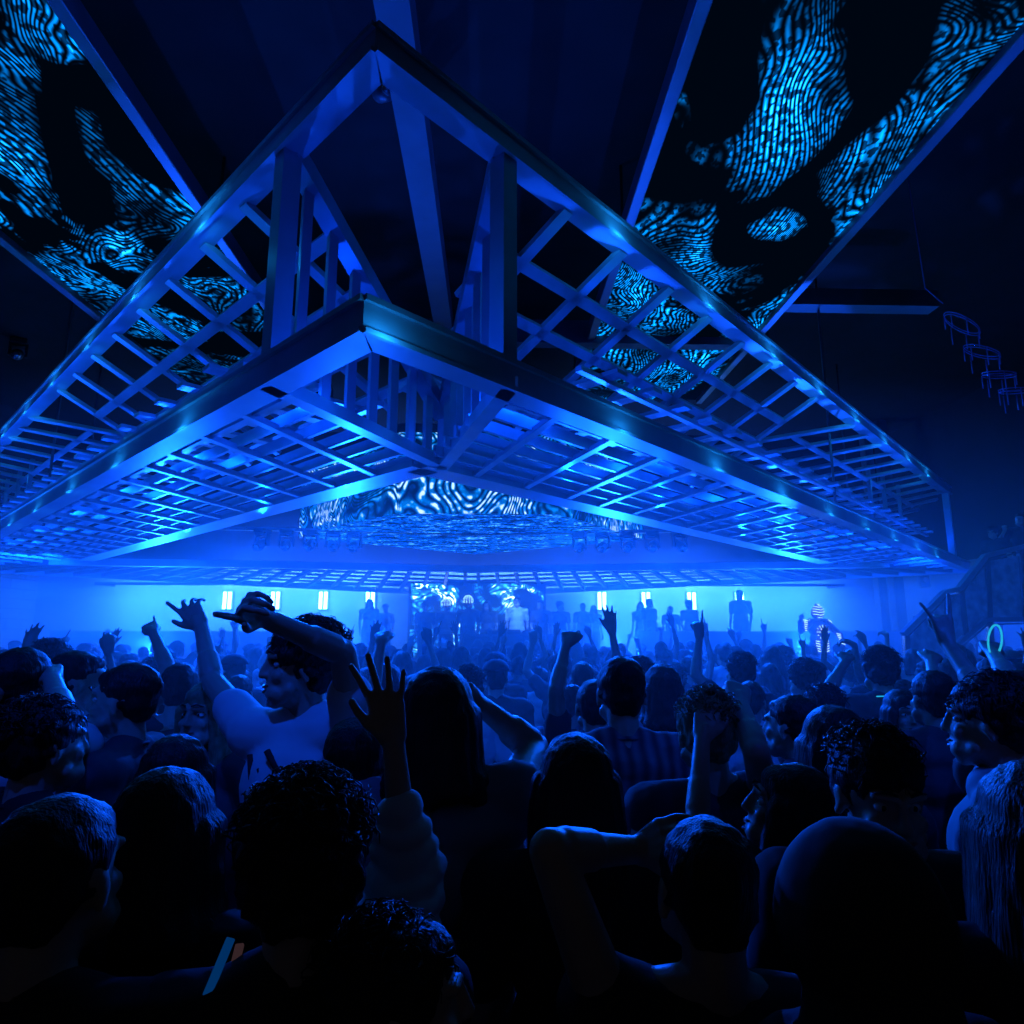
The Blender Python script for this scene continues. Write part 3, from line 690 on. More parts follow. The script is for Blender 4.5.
for nm, px, py, dist, fd, lab, arms, kw in NEAR:
    kw = dict(kw); sl = None
    lg = kw.pop('logo', None)
    o = person_at(nm, px, py, dist, fd, lab, arms, **kw)
    if lg:    # dark hand-shaped print on the chest
        so = [c for c in o.children if c.name.startswith('t_shirt')][0]
        b = MB()
        for pts in ([(-.06, 1.30), (-.03, 1.25), (.0, 1.22), (.03, 1.24), (.05, 1.28)], [(-.05, 1.25), (-.01, 1.29), (.02, 1.33)], [(.0, 1.22), (.04, 1.20), (.08, 1.25), (.10, 1.31)], [(-.08, 1.24), (-.05, 1.20), (.02, 1.18)]):
            b.tube([(x, .136 - abs(x)**2*3.2, z + .08) for x, z in pts], [.004, .008, .009, .008, .004][:len(pts)], 8)
        b.build('printed_motif', TEE_B, so, smooth=True)

# glow ring, necklace and the two sticks
GLOW = emis('cyan_glow', (.02, .55, .9), .8)
p = CAM + ray(995, 640)*2.62
b = MB(); b.tube([p + V((math.cos(t)*.022 + math.sin(t)*.02, 0, math.sin(t)*.055 - math.cos(t)*.02)) for t in [2*math.pi*k/28 for k in range(28)]], .004, 6, closed=True)
tag(b.build('glow_ring', GLOW, smooth=True), 'thin cyan glow ring held up at the right edge', 'glow ring')
c = [o for o in C.objects if o.get('label', '').startswith('person with round curly hair')][0]
b = MB(); b.tube([(math.cos(t)*.085, math.sin(t)*.085 - .012, 1.485 - .012*math.sin(t)) for t in [2*math.pi*k/28 for k in range(28)]], .004, 6, closed=True)
g = b.build('glow_necklace', GLOW, smooth=True); g.location = c.location; g.rotation_euler = c.rotation_euler; g.scale = c.scale
tag(g, 'glowing cord worn round the neck of the curly-haired person', 'necklace')
STB = emis('blue_stick_painted_light', (.0, .05, .22), .5); STP = emis('pinkish_stick_painted_light', (.06, .03, .035), .5)  # weak emission stands in for light falling on the sticks
for (a, bq, m_, lab) in (((231, 938, .95), (206, 998, .90), STB, 'slim stick with painted-on blue light, held up at the bottom, left of the pinkish one'), ((240, 944, .97), (219, 1030, .88), STP, 'slim stick with painted-on pinkish light beside the blue one at the bottom edge')):
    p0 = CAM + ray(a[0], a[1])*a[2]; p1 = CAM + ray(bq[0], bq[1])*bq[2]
    b = MB(); b.bar(p0, p1 + (p1-p0)*.3, .012, .006, up=(0, 1, 0)); tag(b.build('slim_stick', m_, bevel=.001), lab, 'stick')

# ---- the packed crowd: base figures, then copies with their parts
def up_arm(sd, el, wr, d, pose, t=None): return dict(sh=V((sd*.165, 0, 1.455)), el=V(el), wr=V(wr), d=V(d), t=V(t or (-sd, 0, 0)), pose=pose, spread=1.3, fat=1.12, hs=1.05)
KINDS = []
def kind(name, txt, **k):
    o = build_person(name, voxel=.011, **k); o.location = (0, -30, 0); KINDS.append((o, txt)); return o
kind('c1', 'short dark hair', hair='short', seed=41)
kind('c2', 'long dark hair', hair='long', seed=42, fem=True)
kind('c3', 'bushy curly hair', hair='curly', seed=43)
kind('c4', 'chin-length hair', hair='bob', seed=44, hairmat=HAIRB, fem=True)
kind('c5', 'tousled hair and head turned left', hair='messy', seed=45, head_yaw=40)
kind('c6', 'short hair and head turned right', hair='short', seed=46, head_yaw=-50)
kind('c7', 'a peaked cap', hair='short', seed=47, hat='cap')
kind('c8', 'hair tied in a bun', hair='bun', seed=48, fem=True)
kind('a1', 'right arm stretched up, palm open', hair='short', seed=51, shirt='tank', arms={1: up_arm(1, (.24, .02, 1.70), (.20, .05, 1.95), (-.1, .1, 1), 'open')})
kind('a2', 'left arm up and finger pointing', hair='messy', seed=52, arms={-1: up_arm(-1, (-.30, .06, 1.62), (-.22, .12, 1.86), (.05, .2, 1), 'point')})
kind('a3', 'both hands raised', hair='long', seed=53, fem=True, shirt='tank', arms={1: up_arm(1, (.32, .05, 1.58), (.24, .1, 1.82), (-.1, .1, 1), 'relaxed'), -1: up_arm(-1, (-.32, .05, 1.6), (-.26, .08, 1.84), (.1, .2, 1), 'open')})
kind('a4', 'bent right arm with clenched fist up', hair='short', seed=54, arms={1: up_arm(1, (.36, .08, 1.48), (.30, .12, 1.73), (-.05, .1, 1), 'fist')})
kind('a5', 'left arm up and hand drooping', hair='bob', seed=55, fem=True, arms={-1: up_arm(-1, (-.26, .05, 1.68), (-.24, .08, 1.92), (-.3, .6, .3), 'relaxed')})
kind('a6', 'right arm up in a horns sign', hair='curly', seed=56, arms={1: up_arm(1, (.28, .04, 1.66), (.30, .08, 1.91), (.1, .1, 1), 'horns')})
ARMK = KINDS[8:]; HEADK = KINDS[:8]
TOPS = [TEE_D, TEE_B, TEE_G, TEE_W, TEE_S, TEE_D, TEE_B]; HAIRS = [HAIR, HAIR, HAIRB]; SK = [SKIN, SKIN, SKIN2]
for o, _ in KINDS:                       # materials per object, so that copies can differ
    for q in [o] + list(o.children):
        if q.material_slots:
            m_ = q.material_slots[0].material; q.material_slots[0].link = 'OBJECT'; q.material_slots[0].material = m_
def copy_person(src, loc, rz, sc, label, group, top=None, hair=None, skin=None):
    r = src.copy(); C.objects.link(r); r.location = loc; r.rotation_euler = (0, 0, rz); r.scale = (sc, sc, sc)
    if skin: r.material_slots[0].material = skin
    for ch in src.children:
        c = ch.copy(); C.objects.link(c); c.parent = r
        nm = ch.name.split('.')[0]
        if nm == 'hair' and hair: c.material_slots[0].material = hair
        if nm in ('t_shirt', 'tank_top', 'cap') and top: c.material_slots[0].material = top
        for g in ch.children: d = g.copy(); C.objects.link(d); d.parent = c
    tag(r, label, 'person', group); PLACED.append((loc[0], loc[1], .24)); return r
def region(x, y):
    px = 492 + 676*x/y
    side = 'left side of hall' if px < 250 else 'left of middle' if px < 440 else 'facing the stage' if px < 600 else 'right of middle' if px < 790 else 'right side of hall'
    row = 'near crowd rows' if y < 5.2 else 'middle crowd rows' if y < 8.5 else 'far crowd rows'
    return row, side
used_group = set()
def crowd_person(src, txt, x, y, rz, sc):
    row, side = region(x, y)
    verb = 'with ' + txt
    lab = 'person %s, %s, %s' % (verb, row, side)
    return copy_person(src, (x, y, 0), rz, sc, lab, '%s in the %s %s' % (txt, row, side), rnd.choice(TOPS), rnd.choice(HAIRS) if txt != 'a peaked cap' else HAIR, rnd.choice(SK))
def free(x, y, r=.23): return all((x-a)**2 + (y-b)**2 > (r+c)**2 for a, b, c in PLACED)
# raised hands the photo shows: (px, py of the fingertips, kind)
TOP = {0: 2.13, 1: 2.05, 2: 2.00, 3: 1.83, 4: 2.00, 5: 2.10}; HX = {0: .19, 1: -.22, 2: .0, 3: .30, 4: -.26, 5: .31}
for px, py, k in ((609, 606, 0), (432, 620, 1), (368, 603, 4), (705, 619, 0), (478, 628, 2), (545, 626, 0), (765, 640, 5), (403, 623, 2), (640, 636, 3), (795, 646, 3), (346, 632, 1), (660, 625, 4), (520, 640, 2), (300, 632, 5), (234, 640, 0), (720, 640, 2), (575, 636, 2), (455, 634, 0), (890, 640, 4), (965, 628, 2), (1003, 628, 5), (630, 630, 1), (690, 634, 2), (385, 634, 0), (500, 632, 1), (850, 640, 2), (675, 640, 0), (740, 636, 1), (130, 648, 2), (155, 640, 0), (268, 634, 1), (330, 628, 0)):
    sc = rnd.uniform(.98, 1.06); hz_ = TOP[k]*sc
    r = ray(px, py)
    if r.z <= .003: y = 12.5*(1 - rnd.random()*.4); 
    else: y = min(13.2, max(3.4, (hz_-CZ)/r.z*r.y))
    x = r.x/r.y*y - HX[k]*sc
    if x > 4.6 and 8.2 < y < 11.4: y = 8.0
    for dy in (0, .35, -.35, .7, -.7, 1.1, -1.1):
        yy = y + dy; xx = r.x/r.y*yy - HX[k]*sc
        if free(xx, yy, .2): crowd_person(ARMK[k][0], ARMK[k][1], xx, yy, rnd.uniform(-.35, .35), sc); break
row = 3.35; n_c = 0
while row < 14.0:
    half = row*.80 + .4; step = .56 if row < 7 else .66
    x = -half + rnd.uniform(0, step)
    x += row*.03
    while x < half + row*.03:
        xx = x + rnd.uniform(-.1, .1); yy = row + rnd.uniform(-.16, .16)
        if free(xx, yy, .19) and not (xx > XR-.6 or xx < XL+.5) and not (yy > 8.2 and xx > 4.6 and yy < 11.4) and n_c < 235:
            K = ARMK[rnd.randrange(6)] if rnd.random() < .13 else HEADK[rnd.randrange(8)]
            crowd_person(K[0], K[1], xx, yy, rnd.gauss(0, .3), rnd.uniform(.93, 1.04)); n_c += 1
        x += step
    row += .62 if row < 7 else .85
# ------------------------------------------------------------------ stage, booth and performers
DECK = mat('black_stage_deck', (.03, .03, .035), .5, 0, .2)
b = MB(); b.box((-3.4, 14.6, 0), (2.9, 17.9, 1.0)); tag(b.build('stage_platform', DECK, bevel=.02), 'low black stage platform under the performers', 'stage')
sd_lab = {-1: 'left of the stage', 1: 'right of the stage'}
for sd, (x0, x1) in ((-1, (-11.5, -4.2)), (1, (3.9, 11.2))):
    r = empty('raised_podium', ((x0+x1)/2, 18.6, 0)); tag(r, 'long raised podium with plain front panel ' + sd_lab[sd], 'podium')
    cx = (x0+x1)/2
    b = MB(); b.box((x0-cx, -.6, 0), (x1-cx, .9, 1.05)); b.build('deck', DECK, r)
    b = MB(); b.box((x0-cx, -.66, 0), (x1-cx, -.6, 1.98)); b.build('front_panel', WALL, r)
    b = MB(); b.bar((x0-cx, -.63, 2.0), (x1-cx, -.63, 2.0), .08, .05); b.build('rail', STEEL, r)
# booth
t = empty('dj_booth', (.45, 15.4, 1.0)); tag(t, 'dark DJ booth in front of the man in the white T-shirt', 'booth')
b = MB(); b.box((-1.1, -.4, 0), (1.1, .25, .9)); b.build('front_panel', BLACK, t, bevel=.02)
b = MB(); b.box((-1.2, -.45, .9), (1.2, .35, .95)); b.build('worktop', STEEL_DARK, t, bevel=.01)
for x in (-.6, .25):
    b = MB(); b.box((x, -.15, .95), (x+.38, .22, 1.03)); dk = b.build('player_deck', BLACK, t, bevel=.01)
    b = MB(); b.prism([(x+.19+math.cos(a)*.12, .02+math.sin(a)*.12) for a in [2*math.pi*k/20 for k in range(20)]], 1.03, 1.045); b.build('jog_wheel', CHROME, dk)
b = MB(); b.box((-.18, -.13, .95), (.2, .2, 1.05)); b.build('mixer', BLACK, t, bevel=.01)
# picture wall behind the performers
ledS = led('led_stage_picture', 5.0, 9.0, 1.3, .7, .47, seed=12, tint=(.02, .30, .95), hi=(.8, 1, 1))
r = empty('stage_screen', (-.4, 18.2, 1.0)); tag(r, 'upright video wall with white-blue swirls behind the performers', 'screen')
b = MB(); b.box((-1.8, 0, 0), (1.8, .08, 2.3)); b.build('display', ledS, r)
b = MB(); b.box((-1.86, -.02, -.02), (-1.8, .1, 2.36)); b.box((1.8, -.02, -.02), (1.86, .1, 2.36)); b.box((-1.8, -.02, 2.3), (1.8, .1, 2.36)); b.build('frame', BLACK, r)
def stage_person(px, y, z, rz, src, label, top=None, sc=1.0, hair=None, group=None):
    rr = ray(px, 620); o = copy_person(KINDS[src][0], (rr.x/rr.y*y, y, z), math.radians(rz), sc, label, group, top, hair, SKIN); return o
stage_person(517, 16.1, 1.0, 180, 0, 'DJ in a white T-shirt behind the booth at the centre of the stage', TEE_W, 1.05)
stage_person(487, 16.3, 1.0, 165, 1, 'person with long hair standing left of the DJ', TEE_D)
stage_person(468, 15.2, 1.0, 180, 4, 'performer with a pale striped hood left of the booth', TEE_G)
stage_person(446, 16.6, 1.0, 190, 0, 'performer with a pale ribbed helmet at the left end of the stage', TEE_G)
stage_person(541, 15.9, 1.0, 200, 5, 'person in dark clothes just right of the DJ', TEE_D)
stage_person(560, 16.8, 1.0, 185, 4, 'person in dark clothes at the right end of the stage', TEE_D)
stage_person(425, 17.2, 1.0, 185, 2, 'person beside the video wall at the far left of the stage', TEE_B)
for px, y, z, rz_, kd, sc, nm in ((583, 18.5, 1.05, 170, 0, 1.0, 'on the right podium, nearest the stage'), (594, 18.9, 1.05, 200, 3, .97, 'on the right podium, second from the stage'), (641, 18.6, 1.05, 150, 1, 1.02, 'on the right podium, below the lamp fourth from the right'),
        (650, 18.2, 1.05, 215, 0, 1.06, 'on the right podium, broad and just right of a long-haired one'), (671, 18.9, 1.05, 160, 5, .96, 'on the right podium between the middle two lamps'), (690, 18.3, 1.05, 190, 2, 1.03, 'with bushy hair on the right podium'),
        (741, 18.2, 1.05, 140, 0, 1.2, 'largest and farthest right on the podium'), (369, 18.3, 1.05, 195, 1, 1.05, 'with long hair on the left podium'), (385, 18.8, 1.05, 170, 4, .98, 'on the left podium, nearest the stage')):
    stage_person(px, y, z, rz_, kd, 'person silhouetted in haze ' + nm, TEE_B, sc)
# ribbed helmets on two performers
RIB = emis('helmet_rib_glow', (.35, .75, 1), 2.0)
for px, y, lab in ((468, 15.2, 'pale glowing ribbed headpiece worn left of the booth'), (446, 16.6, 'pale ribbed helmet worn at the left end of the stage')):
    rr = ray(px, 620); x = rr.x/rr.y*y
    h = empty('helmet', (x, y, 1.0 + 1.66)); tag(h, lab, 'helmet')
    for k in range(6):
        a0 = -75 + k*30; b = MB()
        b.tube([(.115*math.sin(math.radians(a0))*math.cos(math.radians(t)), -.135*math.cos(math.radians(t))*1.0, .12*math.sin(math.radians(t))*1.1 + .02) for t in range(-20, 200, 20)], .008, 6)
        b.build('rib', RIB, h, smooth=True)
    e = Blob(); e.ell((0, 0, .02), (.112, .13, .125)); e.m.build('shell', TEE_G, h, smooth=True)

# the dancer in the robot suit on the right
rr = ray(818, 625); rx = rr.x/rr.y*15.4; rz0 = .62
b = MB(); b.box((rx-.7, 14.9, 0), (rx+.7, 15.9, rz0)); tag(b.build('dance_plinth', DECK, bevel=.02), 'small dark plinth under the robot-suited dancer', 'plinth')
rob = build_person('robot', hair='bald', shirt='long', shirtmat=TEE_B, voxel=.010, build=1.15, arms={1: up_arm(1, (.42, .1, 1.28), (.48, .22, 1.48), (.1, .3, 1), 'relaxed'), -1: up_arm(-1, (-.40, .05, 1.22), (-.42, .2, 1.0), (-.1, .3, -1), 'relaxed')})
rob.location = (rx, 15.4, rz0); rob.rotation_euler = (0, 0, math.radians(182)); rob.scale = (1.10,)*3
tag(rob, 'dancer in a robot suit covered in glowing white stripes, standing above the crowd at right', 'person')
RG = emis('suit_stripe_glow', (.60, .95, .80), 1.8); RO = emis('suit_chest_glow', (1.0, .75, .45), 1.1)
SUIT = mat('black_plastic_armour', (.02, .02, .025), .3, 0, .2)
e = Blob(); e.ell((0, .015, 1.65), (.125, .14, .155)); e.ell((0, -.02, 1.79), (.03, .08, .06)); hm = e.mesh('helmet_mesh', SUIT, .012, 1); ho = link(bpy.data.objects.new('helmet', hm), rob)
b = MB()
for k in range(5):
    z = 1.54 + k*.054; rr_ = math.sqrt(max(.05, 1 - ((z-1.65)/.155)**2))
    b.tube([(.13*rr_*math.sin(t), .015 + .145*rr_*math.cos(t), z + .03*abs(math.sin(t))) for t in [-1.3 + 2.6*j/10 for j in range(11)] if abs(t) > .18 or k % 2], .0075, 5)
b.tube([(0, .12 - .03*k, 1.80 + .028*math.sin(k*.7)) for k in range(6)], .012, 5)
b.build('glow_stripes', RG, ho, smooth=True)
b = MB()
for k in range(12):
    a0 = 2*math.pi*k/12
    p0 = (.05*math.cos(a0), .20, 1.25 + .05*math.sin(a0)); p1 = (.135*math.cos(a0), .175, 1.25 + .15*math.sin(a0)); b.tube([p0, p1], .006, 5)
for sd in (-1, 1):
    for k in range(5): b.tube([(sd*(.20 + .012*k), .06, 1.50 - .035*k), (sd*(.275 + .012*k), .04, 1.47 - .035*k)], .009, 5)
    for k in range(6): b.tube([(sd*(.36 + .004*k) - .04, .14 + .02*k, (1.2 - .04*k) if sd < 0 else (1.28 + .04*k)), (sd*(.36 + .004*k) + .05, .14 + .02*k, (1.22 - .04*k) if sd < 0 else (1.30 + .04*k))], .009, 5)
    for k in range(5): b.tube([(sd*.06, .15, 1.05 - .05*k), (sd*.14, .12, 1.07 - .05*k)], .009, 5)
b.build('suit_stripes', RG, rob, smooth=True)
b = MB(); b.box((-.045, .17, 1.20), (.045, .215, 1.31)); b.box((-.03, .17, 1.02), (.03, .2, 1.10)); b.build('chest_lamp', RO, rob, bevel=.008)

for o, _ in KINDS:
    for ch in list(o.children):
        for g in list(ch.children): bpy.data.objects.remove(g)
        bpy.data.objects.remove(ch)
    bpy.data.objects.remove(o)

# ------------------------------------------------------------------ things on the right: stepped balustrade and gallery guests
GL = mat('frosted_panel', (.42, .50, .58), .45, .2, .35, 9)
def frame_panel(r, pts, y=0.0, name='glass_panel'):
    c = V((sum(p[0] for p in pts)/len(pts), 0, sum(p[1] for p in pts)/len(pts)))
    b = MB(); n = len(pts)
    b.add([(x, y-.02, z) for x, z in pts] + [(x, y+.02, z) for x, z in pts], [tuple(range(n)), tuple(range(n, 2*n))[::-1]] + [(i, i+n, (i+1) % n + n, (i+1) % n) for i in range(n)])
    return b.build(name, GL, r)
yb = 9.0
def wp(px, py): q = ray(px, py); return (q.x/q.y*yb, CZ + q.z/q.y*yb)
bal = empty('stepped_balustrade', (6.5, yb, 0)); bal.location = (0, yb, 0)
tag(bal, 'stepped stair balustrade of framed frosted panels at the right wall', 'balustrade')
up_e = [wp(903, 634), wp(945, 592), wp(959, 589), wp(985, 556), wp(1030, 545), wp(1080, 538)]
lo_e = [wp(903, 690), wp(945, 655), wp(968, 634), wp(985, 620), wp(1030, 619), wp(1080, 619)]
for pl in ([wp(906, 640), wp(944, 601), wp(944, 650), wp(906, 686)], [wp(948, 597), wp(958, 595), wp(962, 634), wp(948, 648)], [wp(962, 594), wp(983, 567), wp(987, 616), wp(967, 633)], [wp(990, 561), wp(1017, 556), wp(1021, 617), wp(994, 618)], [wp(1022, 555), wp(1075, 546), wp(1078, 617), wp(1026, 617)]):
    frame_panel(bal, pl)
for e_ in (up_e, lo_e):
    for i in range(len(e_)-1):
        b = MB(); b.bar((e_[i][0], 0, e_[i][1]), (e_[i+1][0], 0, e_[i+1][1]), .10, .06, up=(0, 0, 1)); b.build('rail', STEEL, bal)
        b = MB(); b.bar((e_[i][0], -.05, e_[i][1]-.06), (e_[i+1][0], -.05, e_[i+1][1]-.06), .02, .018); b.build('bright_edge', CHROME, bal)
for a, c in (((945, 592), (947, 655)), ((960, 590), (965, 637)), ((986, 556), (993, 700)), ((1020, 548), (1025, 622)), ((906, 636), (908, 700))):
    a = wp(*a); c = wp(*c); b = MB(); b.bar((a[0], 0, a[1]), (c[0], 0, c[1]), .07, .07, up=(0, 1, 0)); b.build('post', CHROME, bal)
b = MB(); b.box((up_e[0][0]+.3, .05, 0), (XR-.05, 1.9, 1.5)); b.build('stair_base', DECK, bal)
b = MB(); b.box((up_e[3][0]+.1, .06, 2.14), (XR-.05, 1.9, 2.24)); b.build('gallery_floor', DECK, bal)
for px, py, lab, sd_, top in ((993, 533, 'guest with rim-lit face looking over the gallery balustrade, left of the other guest', 61, TEE_D), (1021, 520, 'guest at the right edge of the gallery raising a phone', 62, TEE_D)):
    q = ray(px, py); y = 9.7; hx = q.x/q.y*y; hz2 = CZ + q.z/q.y*y
    sc = (hz2 - 2.24)/1.625
    arms = {1: dict(sh=V((.17, 0, 1.44)), el=V((.28, .22, 1.28)), wr=V((.12, .38, 1.42)), d=V((-.2, .3, .8)), t=V((-1, 0, 0)), pose='fist')} if sd_ == 62 else {}
    g = build_person('gallery%d' % sd_, hair='curly' if sd_ == 61 else 'short', seed=sd_, arms=arms, shirtmat=top, voxel=.01, build=max(1, 1/sc*.8))
    g.location = (hx, y, 2.24); g.rotation_euler = (0, 0, math.radians(120)); g.scale = (sc, sc, sc); tag(g, lab, 'person')

# moving-head lamps
def moving_head(loc, label, group=None, ang=0.0, s=1.0):
    r = empty('moving_head_light', loc, ang); r.scale = (s, s, s); tag(r, label, 'stage light', group)
    b = MB(); b.box((-.13, -.13, -.10), (.13, .13, 0)); b.build('base', BLACK, r, bevel=.015)
    b = MB(); b.box((-.15, -.05, -.34), (-.11, .05, -.08)); b.box((.11, -.05, -.34), (.15, .05, -.08)); b.box((-.15, -.05, -.13), (.15, .05, -.10)); b.build('yoke', BLACK, r)
    e = Blob(); e.cap((0, -.07, -.33), (0, .08, -.25), .105, .085, 16); hd_ = e.m.build('lamp_head', STEEL_DARK, r, smooth=True)
    b = MB(); b.tube([(0, -.15, -.37), (0, -.178, -.385)], .07, 16); b.build('lens', CHROME, hd_, smooth=True)
    return r
k = 0
for px, py in ((262, 543), (286, 546), (310, 550), (332, 553), (354, 556), (580, 556), (603, 553), (628, 550), (653, 547), (680, 544)):
    q = ray(px, py); y = 15.9 - abs(px-470)*.0028; hx = q.x/q.y*y; hz2 = CZ + q.z/q.y*y
    moving_head((hx, y, 4.32), 'round-headed stage light hanging in the row %s of the video box corner' % ('left' if px < 480 else 'right'), 'stage lights %s of the video box' % ('left' if px < 480 else 'right'), ang=rnd.uniform(-.4, .4), s=1.15)
b = MB()
for sd in (-1, 1): b.bar((-.5, 16.1, 4.36), (sd*7.4 - .5, 15.2, 4.36), .08, .08)
tag(b.build('lighting_bar', STEEL_DARK), 'dark V-shaped bar carrying the round-headed stage lights', 'bar')
for px, py, y, lab in ((383, 88, 5.3, 'stage light up at the ceiling inside the canopy point, left of its twin'), (416, 98, 5.5, 'stage light up at the ceiling inside the canopy point, right of its twin'), (18, 352, 11.0, 'stage light on the dark ceiling at the left edge')):
    q = ray(px, py); y = (ZC - .3 - CZ)/q.z*q.y; moving_head((q.x/q.y*y, y, ZC), lab, ang=.5, s=1.2)

# string of wire hoops with hanging tags at upper right
hs = empty('hoop_string', (0, 0, 0)); tag(hs, 'drooping string of faintly blue wire hoops hanging from the ceiling at upper right', 'decoration')
HM = mat('shiny_blue_wire', (.15, .25, .6), .25, .6, .1)
prev = V((ray(925, 288).x/ray(925, 288).y*8, 8, CZ + ray(925, 288).z/ray(925, 288).y*8))
b = MB(); b.tube([prev + V((-.05, 0, 1.6)), prev, prev + V((.22, .0, -.22))], .008, 6); b.build('wire', HM, hs)
for px, py, rx_, tl in ((962, 325, .20, .7), (982, 353, .21, .35), (999, 376, .20, .05), (1015, 392, .18, .0)):
    q = ray(px, py); c = V((q.x/q.y*8, 8, CZ + q.z/q.y*8)); b = MB()
    for dz in (0, .035):
        b.tube([c + V((math.cos(t)*rx_, math.sin(t)*.15, -math.cos(t)*rx_*tl + dz + math.sin(t)*.03)) for t in [2*math.pi*k/24 for k in range(24)]], .007, 6, closed=True)
    for k in range(7):
        t = 2*math.pi*k/7; o_ = c + V((math.cos(t)*rx_, math.sin(t)*.15, -math.cos(t)*rx_*tl)); b.tube([o_, o_ + V((.0, 0, -.16 - .04*(k % 3)))], .008, 5)
    b.build('hoop', HM, hs, smooth=True)
# small sign box by the right columns
sg = empty('wall_box', (0, 0, 0)); q = ray(923, 581); tag(sg, 'small pale box on the wall right of the steel columns', 'box')
b = MB(); bx_, bz_ = q.x/q.y*19.5, CZ + q.z/q.y*19.5; b.box((bx_-.16, 19.4, bz_-.2), (bx_+.16, 19.5, bz_+.2)); b.build('case', WALL, sg, bevel=.02)
b = MB(); b.tube([(bx_, 19.38, bz_+.02), (bx_, 19.35, bz_+.02)], .08, 12); b.build('lens', CHROME, sg)
# ------------------------------------------------------------------ lamps and light
BLUE = (.001, .068, 1.0); CYAN = (.01, .33, 1.0)
def lamp(name, kind, loc, power, col=BLUE, size=.1, rot=None, spot=None, blend=.5, parent=None):
    l = bpy.data.lights.new(name, kind); l.energy = power; l.color = col
    if kind == 'AREA':
        l.shape = 'RECTANGLE'; l.size, l.size_y = size if hasattr(size, '__len__') else (size, size)
    else: l.shadow_soft_size = size
    if kind == 'SPOT': l.spot_size = spot; l.spot_blend = blend
    o = bpy.data.objects.new(name, l); o.location = loc
    if rot is not None:
        d = (V(rot) - V(loc)); o.rotation_euler = d.to_track_quat('-Z', 'Y').to_euler()
    C.objects.link(o)
    return o

# tubes in pairs on the back wall
TUBE = emis('lamp_tube_glow', (.10, .42, 1.0), 36)
def wall_lamp(x, z=3.0):
    r = empty('wall_lamp', (x, YB, z))
    b = MB(); b.box((-.17, -.05, -.31), (.17, 0, .31)); b.build('back_plate', STEEL_DARK, r)
    for dx in (-.08, .08):
        b = MB(); b.tube([(dx, -.1, -.27), (dx, -.1, .27)], .055, 10); b.build('tube', TUBE, r, smooth=True)
    return r
names = ['leftmost', 'second from the left', 'third from the left', 'fourth from the left', 'fourth from the right', 'third from the right', 'second from the right', 'rightmost']
for i, x in enumerate((-8.4, -6.89, -5.38, -3.89, 3.54, 4.97, 6.46, 8.03)):
    r = wall_lamp(x); tag(r, 'twin-tube lamp glowing on the back wall, ' + names[i], 'lamp', 'twin-tube lamps on the back wall')

# glow along the beams: a small LED puck every few posts, under the beam's inner edge
PUCK = emis('led_puck_glow', (.05, .45, 1.0), 14)
for sd in (-1, 1):
    for k in range(9):
        for z, nm in ((ZL, 'lower'), (ZU, 'upper')):
            s = (.12 if nm == 'lower' else -9) if k == 0 else 2.48 + (k-1)*1.7
            if s < 0 or (k == 0 and sd < 0) or s > 16.8: continue
            n = NR if sd > 0 else NL
            p = P(sd, s, -.10, z - .05)
            lamp('beam_light', 'POINT', p, 4.2 if nm == 'lower' else 5.0, CYAN, .02)

# spots hung near the entrance side, raking the posts and the outer faces of the beams
for x, y, z, tgt, pw, an in ((-4.2, -1.0, 6.4, (-2.6, 6, 5.1), 200, 46), (4.6, -1.0, 6.4, (3.4, 8, 5.0), 170, 46)):
    lamp('front_spot', 'SPOT', (x, y, z), pw, (.001, .075, 1), .08, rot=tgt, spot=math.radians(an), blend=.7)

# unseen point lights added behind the lower beams to brighten notch and upper lattice
lamp('notch_fill', 'POINT', (-.7, 4.0, 3.80), 26, BLUE, .03)
for sd in (-1, 1):
    for k in range(6):
        lamp('ledge_fill', 'POINT', P(sd, 2.0 + 2.4*k, .42, ZL + .28), 24, BLUE, .03)
# ------------------------------------------------------------------ washes and haze
lamp('added_wall_wash', 'AREA', (-8, 20.6, 3.4), 900, (.03, .21, 1), (8, .3), rot=(-8, 21.6, 2.0))  # area lights added to brighten the back wall
lamp('added_wall_wash', 'AREA', (-.5, 20.9, 3.6), 1000, (.06, .20, 1), (16, .2), rot=(-.5, 21.6, 4.5))
lamp('added_wall_wash', 'AREA', (7, 20.6, 3.4), 900, (.03, .21, 1), (8, .3), rot=(7, 21.6, 2.0))
b = MB(); b.bar((-12, 20.55, 3.45), (11, 20.55, 3.45), .1, .08); b.bar((-12, 20.55, 3.45), (-12, 21.58, 3.45), .05, .05); b.bar((11, 20.55, 3.45), (11, 21.58, 3.45), .05, .05); tag(b.build('added_light_bar', BLACK), 'long slim black bar added as housing for the wall washes, before the back wall', 'added bar')  # bar added as a housing for the wall washes
for i, x in enumerate((-6.4, -5.2, -4.0, -2.8, 1.9, 3.1, 4.3, 5.5)):
    lamp('stage_spot', 'SPOT', (x, 15.6, 3.85), 1600, BLUE, .06, rot=(x*1.1 - .4, 11.0, .6), spot=math.radians(56), blend=1)
for i, (x, y) in enumerate(((-5.0, 10.9), (-3.2, 9.2), (-1.7, 7.6), (.9, 7.7), (2.4, 9.3), (4.3, 11.2))):
    lamp('edge_spot', 'SPOT', (x, y, 3.47), 1100, (.002, .085, 1), .04, rot=(x*.75, y-4.6, .9), spot=math.radians(80), blend=1)
